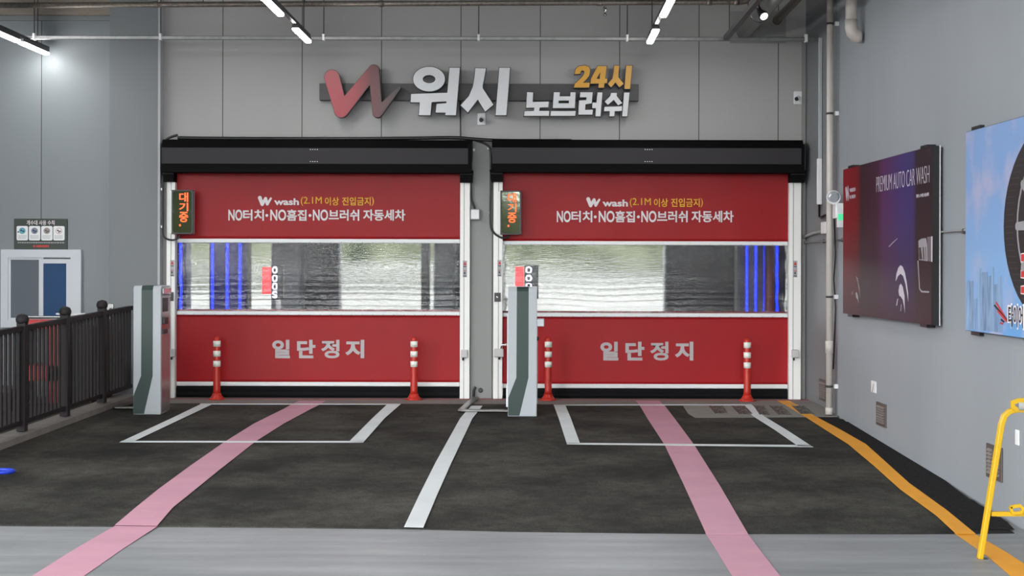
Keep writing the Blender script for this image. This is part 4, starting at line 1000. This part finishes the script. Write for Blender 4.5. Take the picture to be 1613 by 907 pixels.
# ------------------------------------------------------------------ kiosks
def kiosk(label, px0, px1, py0, py1, group, side):
    Yk = G((px0+px1)/2, py1).y; a, c = W(px0, py1, Yk), W(px1, py0, Yk)
    zf = ground_z(Yk)+.002
    t_ = thing('payment_kiosk', label, 'kiosk', ((a.x+c.x)/2, Yk, zf), 0, group)
    hw = (c.x-a.x)/2; H = c.z-zf; dpt = .42
    prof = [(0, 0), (0, H-.05), (.012, H-.018), (.04, H), (dpt-.02, H), (dpt, H-.02), (dpt, 0)]
    MB().prism([(-hw, y, z) for y, z in prof], (2*hw, 0, 0)).build('cabinet', M['white_metal'], t_, bev=.006)
    # green stripe: straight above, kinked to the left near the foot, and over the top
    k = lambda f: -hw+2*hw*f
    zk = H*.30
    pl = [(k(.30), H-.05), (k(.71), H-.05), (k(.71), zk), (k(.40), .008), (k(.012), .008), (k(.012), .21), (k(.29), zk)]
    s_ = link('green_stripe', outline([pl], .002), M['green_vinyl'], t_); s_.location.y = -.002
    MB().prism([(k(.30), -.002, H-.05), (k(.30), .0105, H-.016), (k(.30), .04, H+.002), (k(.30), dpt-.03, H+.002), (k(.30), dpt-.03, H+.0), (k(.30), .04, H), (k(.30), .012, H-.018), (k(.30), .0, H-.05)], (k(.71)-k(.30), 0, 0)).build('green_stripe', M['green_vinyl'], t_)
    # customer side: card reader hood, slot, screen, handle
    sd = side; x0_ = hw*sd
    def sbox(n_, y0, y1, z0, z1, dp_, m_, bev=.005): MB().box((x0_, y0, z0), (x0_+dp_*sd, y1, z1)).build(n_, m_, t_, bev=bev)
    if sd > 0:
        sbox('hood', .03, .36, H-.10, H-.02, .03, M['chrome'], .012); sbox('screen', .06, .3, H-.3, H-.14, .006, M['black']); sbox('card_reader', .05, .2, H-.44, H-.36, .035, M['black']); sbox('receipt_slot', .05, .24, H-.55, H-.5, .02, M['dark_metal'])
        sbox('side_panel', .02, .4, .02, H-.56, .003, M['steel_plain'], .001); sbox('side_panel', .02, .4, H-.5, H-.12, .003, M['steel_plain'], .001)
    else:
        sbox('door_leaf', .05, .38, .14, H-.3, .012, M['white_plastic']); sbox('lower_hatch', .06, .36, .1, .33, .022, M['white_plastic'])
        MB().tube([(x0_, .1, H*.55), (x0_-.07, .1, H*.55), (x0_-.08, .1, H*.52)], .012, 10).build('handle', M['chrome'], t_)
    # feet shadow gap
    MB().box((-hw+.015, .015, -.004), (hw-.015, dpt-.015, .012)).build('plinth', M['steel'], t_)
    return t_
kiosk('white payment kiosk with a dark green stripe at the end of the fence', 209.5, 253.5, 450, 653, 'white payment kiosks with green stripe', 1)
kiosk('white payment kiosk with a dark green stripe in front of the right door', 800, 846, 452, 656, 'white payment kiosks with green stripe', -1)
# shiny label and sensor seen at the right edge of the right kiosk (on a small post behind it)
p = W(852, 508, -.2)
t_ = thing('signal_post', 'slim post with a clear wrapped box just right of the right kiosk', 'post', (p.x-.06, -.7, ground_z(-.7)))
zt_ = W(852, 508, -.7).z-ground_z(-.7)
MB().box((-.02, -.0, 0), (.02, .03, zt_+.05)).build('post', M['steel'], t_)
MB().box((.0, -.03, zt_-.05), (.1, .03, zt_+.05)).build('wrapped_box', M['glass_lens'], t_, bev=.01)
MB().tube([(.0, -.02, zt_-.19), (.035, -.02, zt_-.19)], .025, 12).build('sensor', M['dark_metal'], t_)
# cable trunking on the ground
def trunk(label, pts, wd=.075, ht=.025):
    P_ = [G(*q) for q in pts]; o = P_[0]
    t_ = thing('cable_trunking', label, 'cable trunking', o)
    for i, (a, c) in enumerate(zip(P_, P_[1:])):
        MB().bar([a-o+Vector((0, 0, ht/2+.012)), c-o+Vector((0, 0, ht/2+.012))], wd, ht).build('trunking_cover', M['steel'], t_, bev=.006)
trunk('metal cable trunking from the pier foot to the right kiosk', [(750, 629), (726, 649.5), (800, 650)])
trunk('metal cable trunking from the fence end to the left kiosk', [(232, 632), (182, 645), (212, 645)])

# ------------------------------------------------------------------ fence on the left
pa, pb = Vector((-5.006, -.40, 0)), Vector((-5.006-.088*5.4, -5.8, 0))
CURB = .075
fx_dir = (pb-pa).normalized(); Lf = (pb-pa).length
ang = math.atan2(fx_dir.y, fx_dir.x)
t_ = thing('fence', 'dark brown grey picket fence with capped posts on the left', 'fence', (pa.x, pa.y, 0), 0)
HF = 1.08
def fp(s): q = pa+fx_dir*s; return Vector((q.x-pa.x, q.y-pa.y, 0)), q.y
for s in (.9, 1.935, 2.99, 4.06, 5.1):
    q, y = fp(s); z = (ground_z(y)+CURB)
    po_ = MB().box(q+Vector((-.045, -.045, z)), q+Vector((.045, .045, z+HF+.03))).build('post', M['fence'], t_, bev=.006)
    MB().lathe([(.05, 0), (.062, .02), (.066, .05), (.05, .085), (.015, .1)], q+Vector((0, 0, z+HF+.02)), 18).build('post_cap', M['fence'], po_)
for h, wd, ht in ((HF-.02, .06, .05), (.1, .05, .045)):
    q0, y0 = fp(0); q1, y1 = fp(Lf)
    MB().bar([q0+Vector((0, 0, (ground_z(y0)+CURB)+h)), q1+Vector((0, 0, (ground_z(y1)+CURB)+h))], wd, ht).build('rail', M['fence'], t_)
s = .03
while s < Lf:
    if all(abs(s-k) > .06 for k in (.9, 1.935, 2.99, 4.06, 5.1)):
        q, y = fp(s); z = (ground_z(y)+CURB)
        n_ = fx_dir.orthogonal()
        MB().bar([q+Vector((0, 0, z+.1)), q+Vector((0, 0, z+HF-.03))],   .026, .026, up=(fx_dir.x, fx_dir.y, 0)).build('picket', M['fence'], t_)
    s += .098
# low curb below the fence
b = MB(); pts = [Vector((pa.x+.1, pa.y, 0)), Vector((pb.x+.12, pb.y, 0)), Vector((pb.x-.15, pb.y, 0)), Vector((pa.x-.15, pa.y, 0))]
vs = [b.b.verts.new((p.x, p.y, ground_z(p.y)+h)) for h in (-.05, CURB) for p in pts]
for f in ((0,1,2,3),(7,6,5,4),(0,4,5,1),(1,5,6,2),(2,6,7,3),(3,7,4,0)): b.b.faces.new([vs[i] for i in f])
bmesh.ops.recalc_face_normals(b.b, faces=b.b.faces[:])
structure(b.build('curb', M['sill']))

# ------------------------------------------------------------------ things behind the fence
Yw = -.06
a, c = W(1, 520, Yw), W(127.5, 393, Yw)
wn = bpy.data.objects.new('window_1', None); C.objects.link(wn); wn.location = ((a.x+c.x)/2, 0, 0); wn['kind'] = 'structure'; wx = (a.x+c.x)/2
hw = (c.x-a.x)/2; zb0 = W(60, 512, Yw).z; zt0 = c.z
zb0 = zt0-.98
b = MB(); fw = .09
b.box((-hw, Yw, zb0), (-hw+fw, -.001, zt0)); b.box((hw-fw-.04, Yw, zb0), (hw, -.001, zt0)); b.box((-hw+fw, Yw, zt0-.1), (hw-fw-.04, -.001, zt0)); b.box((-hw+fw, Yw, zb0), (hw-fw-.04, -.001, zb0+fw))
b.build('window_frame', M['window_frame'], wn)
def sash(x0_, x1_, z1_, yy, m_, fr):
    b = MB(); k = fr
    b.box((x0_, yy, zb0+fw), (x0_+k, -.002, z1_)); b.box((x1_-k, yy, zb0+fw), (x1_, -.002, z1_)); b.box((x0_+k, yy, z1_-k), (x1_-k, -.002, z1_)); b.box((x0_+k, yy, zb0+fw), (x1_-k, -.002, zb0+fw+k))
    s_ = b.build('sash', M['window_frame'], wn)
    MB().box((x0_+k, yy+.012, zb0+fw+k), (x1_-k, -.003, z1_-k)).build('pane', m_, s_)
xm0, xm1 = W(61, 450, Yw).x-wx, W(68, 450, Yw).x-wx
sash(-hw+fw, xm1, zt0-.1, -.045, M['pane_grey'], .03)
sash(xm0, hw-fw-.04, zt0-.12, -.056, M['pane_blue'], .055)
# rules board over the window
t_, hw, z0, z1 = box_thing('rules_board', 'dark green notice board with four white cards above the window', 'sign', 22, 344.5, 106, 392.5, 0, .02, M['board_green'], .003)
bz0 = z0; bl = -hw
def bd(x, y): return (bl+2*hw*(x-22)/84, z1-(z1-z0)*(y-344.5)/48)
link('lettering', words('개수대 사용 수칙', bd(42, 0)[0], bd(86, 0)[0], bd(0, 354.5)[1], bd(0, 347)[1], -.023, .012), M['white_print'], t_)
ic = [mat('teal print', rgb(90, 160, 170), .5), mat('grey print', rgb(130, 130, 140), .5), mat('taupe print', rgb(150, 140, 138), .5), mat('rose print', rgb(200, 150, 150), .5)]
for k, x in enumerate((26.2, 45.6, 65, 84)):
    a, c = bd(x, 378.5), bd(x+17.8, 356)
    cr = link('notice_card', outline([rrect(a[0], a[1], c[0], c[1], .018)], .002), M['white_plastic'], t_); cr.location.y = -.0225
    ci = link('icon', outline([ell((a[0]+c[0])/2, c[1]-.06, .042, .04, 20)], .001), ic[k], cr); ci.location.y = -.0015
    if k == 3: link('icon', outline([ell((a[0]+c[0])/2, c[1]-.06, .034, .032, 20)], .001), M['white_plastic'], cr).location.y = -.0026
    link('icon', outline([ell((a[0]+c[0])/2-.012, c[1]-.055, .012, .012, 10), ell((a[0]+c[0])/2+.014, c[1]-.066, .014, .01, 10), ell((a[0]+c[0])/2-.05*(k == 0)+.0, c[1]-.075, .01, .01, 10)], .001), M['pane_blue'] if k < 2 else M['vent'], cr).location.y = -.0037
    rows_ = []
    for r_ in range(3):
        xx = a[0]+.018; zz_ = a[1]+.022+r_*.017
        while xx < c[0]-.024:
            l_ = random.uniform(.008, .018); rows_.append([(xx, zz_), (xx+l_, zz_), (xx+l_, zz_+.007), (xx, zz_+.007)]); xx += l_+.005
    link('fine_print', outline(rows_, .001), M['grey_plastic'], cr).location.y = -.0015
rows_ = []; xx = bd(28, 0)[0]
while xx < bd(100, 0)[0]:
    l_ = random.uniform(.012, .03); rows_.append([(xx, bd(0, 383)[1]), (xx+l_, bd(0, 383)[1]), (xx+l_, bd(0, 381.2)[1]), (xx, bd(0, 381.2)[1])]); xx += l_+.007
link('fine_print', outline(rows_, .001), M['grey_plastic'], t_).location.y = -.0225
link('board_logo', outline([ell(*bd(54, 387.5), .014, .014, 14)], .001), M['sticker_red'], t_).location.y = -.0225
rows_ = []; xx = bd(57.5, 0)[0]
while xx < bd(75, 0)[0]: rows_.append([(xx, bd(0, 389.2)[1]), (xx+.018, bd(0, 389.2)[1]), (xx+.018, bd(0, 386)[1]), (xx, bd(0, 386)[1])]); xx += .023
link('board_logo', outline(rows_, .001), M['sticker_red'], t_).location.y = -.0225
# red sink counter
Yk = -.85; dpk = .55
a, c = W(26, 513, Yk), W(113, 498, Yk)
t_ = thing('sink_counter', 'red sink counter with a steel rim behind the fence under the window', 'counter', ((a.x+c.x)/2, Yk, ground_z(Yk)))
xx = (a.x+c.x)/2; hw = (c.x-a.x)/2; g0 = ground_z(Yk); zt_ = c.z-g0
MB().box((-hw, 0, zt_-.035), (hw, .02, zt_)).build('front_rim', M['steel'], t_)
b = MB(); b.box((-hw, 0, zt_-.03), (hw, dpk, zt_-.015)); b.build('steel_top', M['steel'], t_)
MB().box((-hw+.3, dpk-.04, zt_), (hw, dpk, zt_+.02)).build('splash_back', M['steel'], t_)
MB().box((-hw+.03, .02, zt_-.16), (hw-.02, .05, zt_-.035)).build('apron', M['red_sheet'], t_)
MB().box((W(76, 0, Yk).x-xx, .02, 0), (W(101, 0, Yk).x-xx, .06, zt_-.16)).build('leg_panel', M['red_sheet'], t_)
MB().box((-hw+.06, .02, W(0, 600, Yk).z-g0), (W(101, 0, Yk).x-xx, dpk, W(0, 576, Yk).z-g0)).build('shelf', M['red_sheet'], t_)
MB().box((hw-.05, .05, 0), (hw-.02, dpk, zt_-.04)).build('leg_panel', M['dark_metal'], t_); MB().box((-hw, .02, 0), (-hw+.04, dpk, zt_-.035)).build('leg_panel', M['steel'], t_)
# dark bins behind the fence
def bin_(label, px0, px1, py, Yk, dpk):
    a, c = W(px0, py, Yk), W(px1, py, Yk); g0 = ground_z(Yk)
    t_ = thing('storage_bin', label, 'bin', ((a.x+c.x)/2, Yk, g0), 0, 'dark bins behind the fence'); hw = (c.x-a.x)/2; h = a.z-g0
    MB().prism([(-hw*.92, 0.02, 0), (hw*.92, .02, 0), (hw, 0, h-.04), (-hw, 0, h-.04)], (0, dpk, 0)).build('body', M['black'], t_, bev=.01)
    MB().box((-hw-.015, -.015, h-.05), (hw+.015, dpk+.015, h)).build('lid', M['dark_metal'], t_, bev=.008)
bin_('tall dark bin behind the fence right of the red sink counter', 114, 146, 512, -.85, .3)
bin_('low dark bin behind the fence near its far end', 150, 164, 572, -.9, .3)
bin_('low dark bin at the far left behind the fence', -60, 18, 612, -1.6, .45)
p = W(173, 500, -.5)
t_ = thing('tap_post', 'chrome post with a rounded top standing behind the fence', 'tap', (p.x, -.5, ground_z(-.5)))
zh = W(173, 477.5, -.5).z-ground_z(-.5); 
MB().prism([(q[0], 0, q[1]) for q in rrect(-.05, zh-.2, .045, zh, .04)], (0, .05, 0)).build('tap_head', M['chrome'], t_, bev=.006)
MB().box((-.005, -.004, zh-.16), (.025, .001, zh-.06)).build('slot', M['black'], t_)
MB().tube([(0, .025, 0), (0, .025, zh-.19)], .025, 14).build('post', M['dark_metal'], t_)

# ------------------------------------------------------------------ loose things in front
p = G(0, 750)
t_ = thing('hose_handle', 'blue plastic loop handle lying on the asphalt at the left edge', 'handle', (p.x, p.y, ground_z(p.y)+.016))
pts = [(.14*math.cos(a_)-.02, .10*math.sin(a_), .028) for a_ in [math.radians(-150+300*k/20) for k in range(21)]]
MB().tube(pts, .016, 12).build('loop', M['blue_plastic'], t_)
MB().tube([(-.14, .05, .028), (-.3, .02, .03), (-.45, 0, .03)], .02, 12).build('grip', M['blue_plastic'], t_); MB().tube([(-.14, -.05, .028), (-.3, -.02, .03)], .016, 12).build('grip', M['blue_plastic'], t_)
# yellow stand
f0 = G(1543.5, 880); Yy = f0.y
t_ = thing('yellow_stand', 'yellow tubular steel stand at the right edge with small hooks', 'stand', (f0.x, Yy, LOW))
def Q(px, py): q = W(px, py, Yy); return Vector((q.x-f0.x, 0, q.z-LOW))
lg_ = [Vector((0, 0, 0)), Q(1577.5, 668), Q(1582, 655), Q(1590, 648), Q(1602, 645), Q(1640, 646)]
wr = .66
MB().bar(lg_+[Vector((wr-.12, 0, lg_[-1].z)), Vector((wr-.07, 0, lg_[-1].z-.03)), Vector((wr-.05, 0, lg_[1].z)), Vector((wr, 0, .0))], .034, .05, up=(0, 1, 0)).build('leg_frame', M['yellow_metal'], t_, bev=.006)
MB().box((.0, -.02, -.002), (.05, .03, .004)).build('foot', M['dark_metal'], t_)
zc = Q(1580, 809).z; xc = Q(1561, 809).x
MB().bar([(xc, 0, zc), (wr-.02, 0, zc)], .03, .03).build('cross_bar', M['yellow_metal'], t_)
MB().bar([(wr-.18, .02, lg_[-1].z), (wr-.1, .55, .012)], .034, .04).build('rear_prop', M['yellow_metal'], t_)
hk = [Q(1589, 797), Q(1593, 807), Q(1606, 806), Q(1609, 800), Q(1604, 795), Q(1589, 797)]
MB().bar([q+Vector((0, -.03, .0)) for q in hk], .022, .02, up=(0, 1, 0)).build('hook', M['yellow_metal'], t_)
hk = [Q(1601, 646), Q(1593, 640), Q(1592.5, 633), Q(1602, 630), Q(1620, 629)]
MB().bar([q+Vector((0, -.03, 0)) for q in hk], .03, .022, up=(0, 1, 0)).build('hook', M['yellow_metal'], t_)
MB().tube([Q(1601, 638)+Vector((0, -.02, 0)), Q(1635, 640)+Vector((0, -.02, 0))], .032, 14).build('roller', M['grey_plastic'], t_)
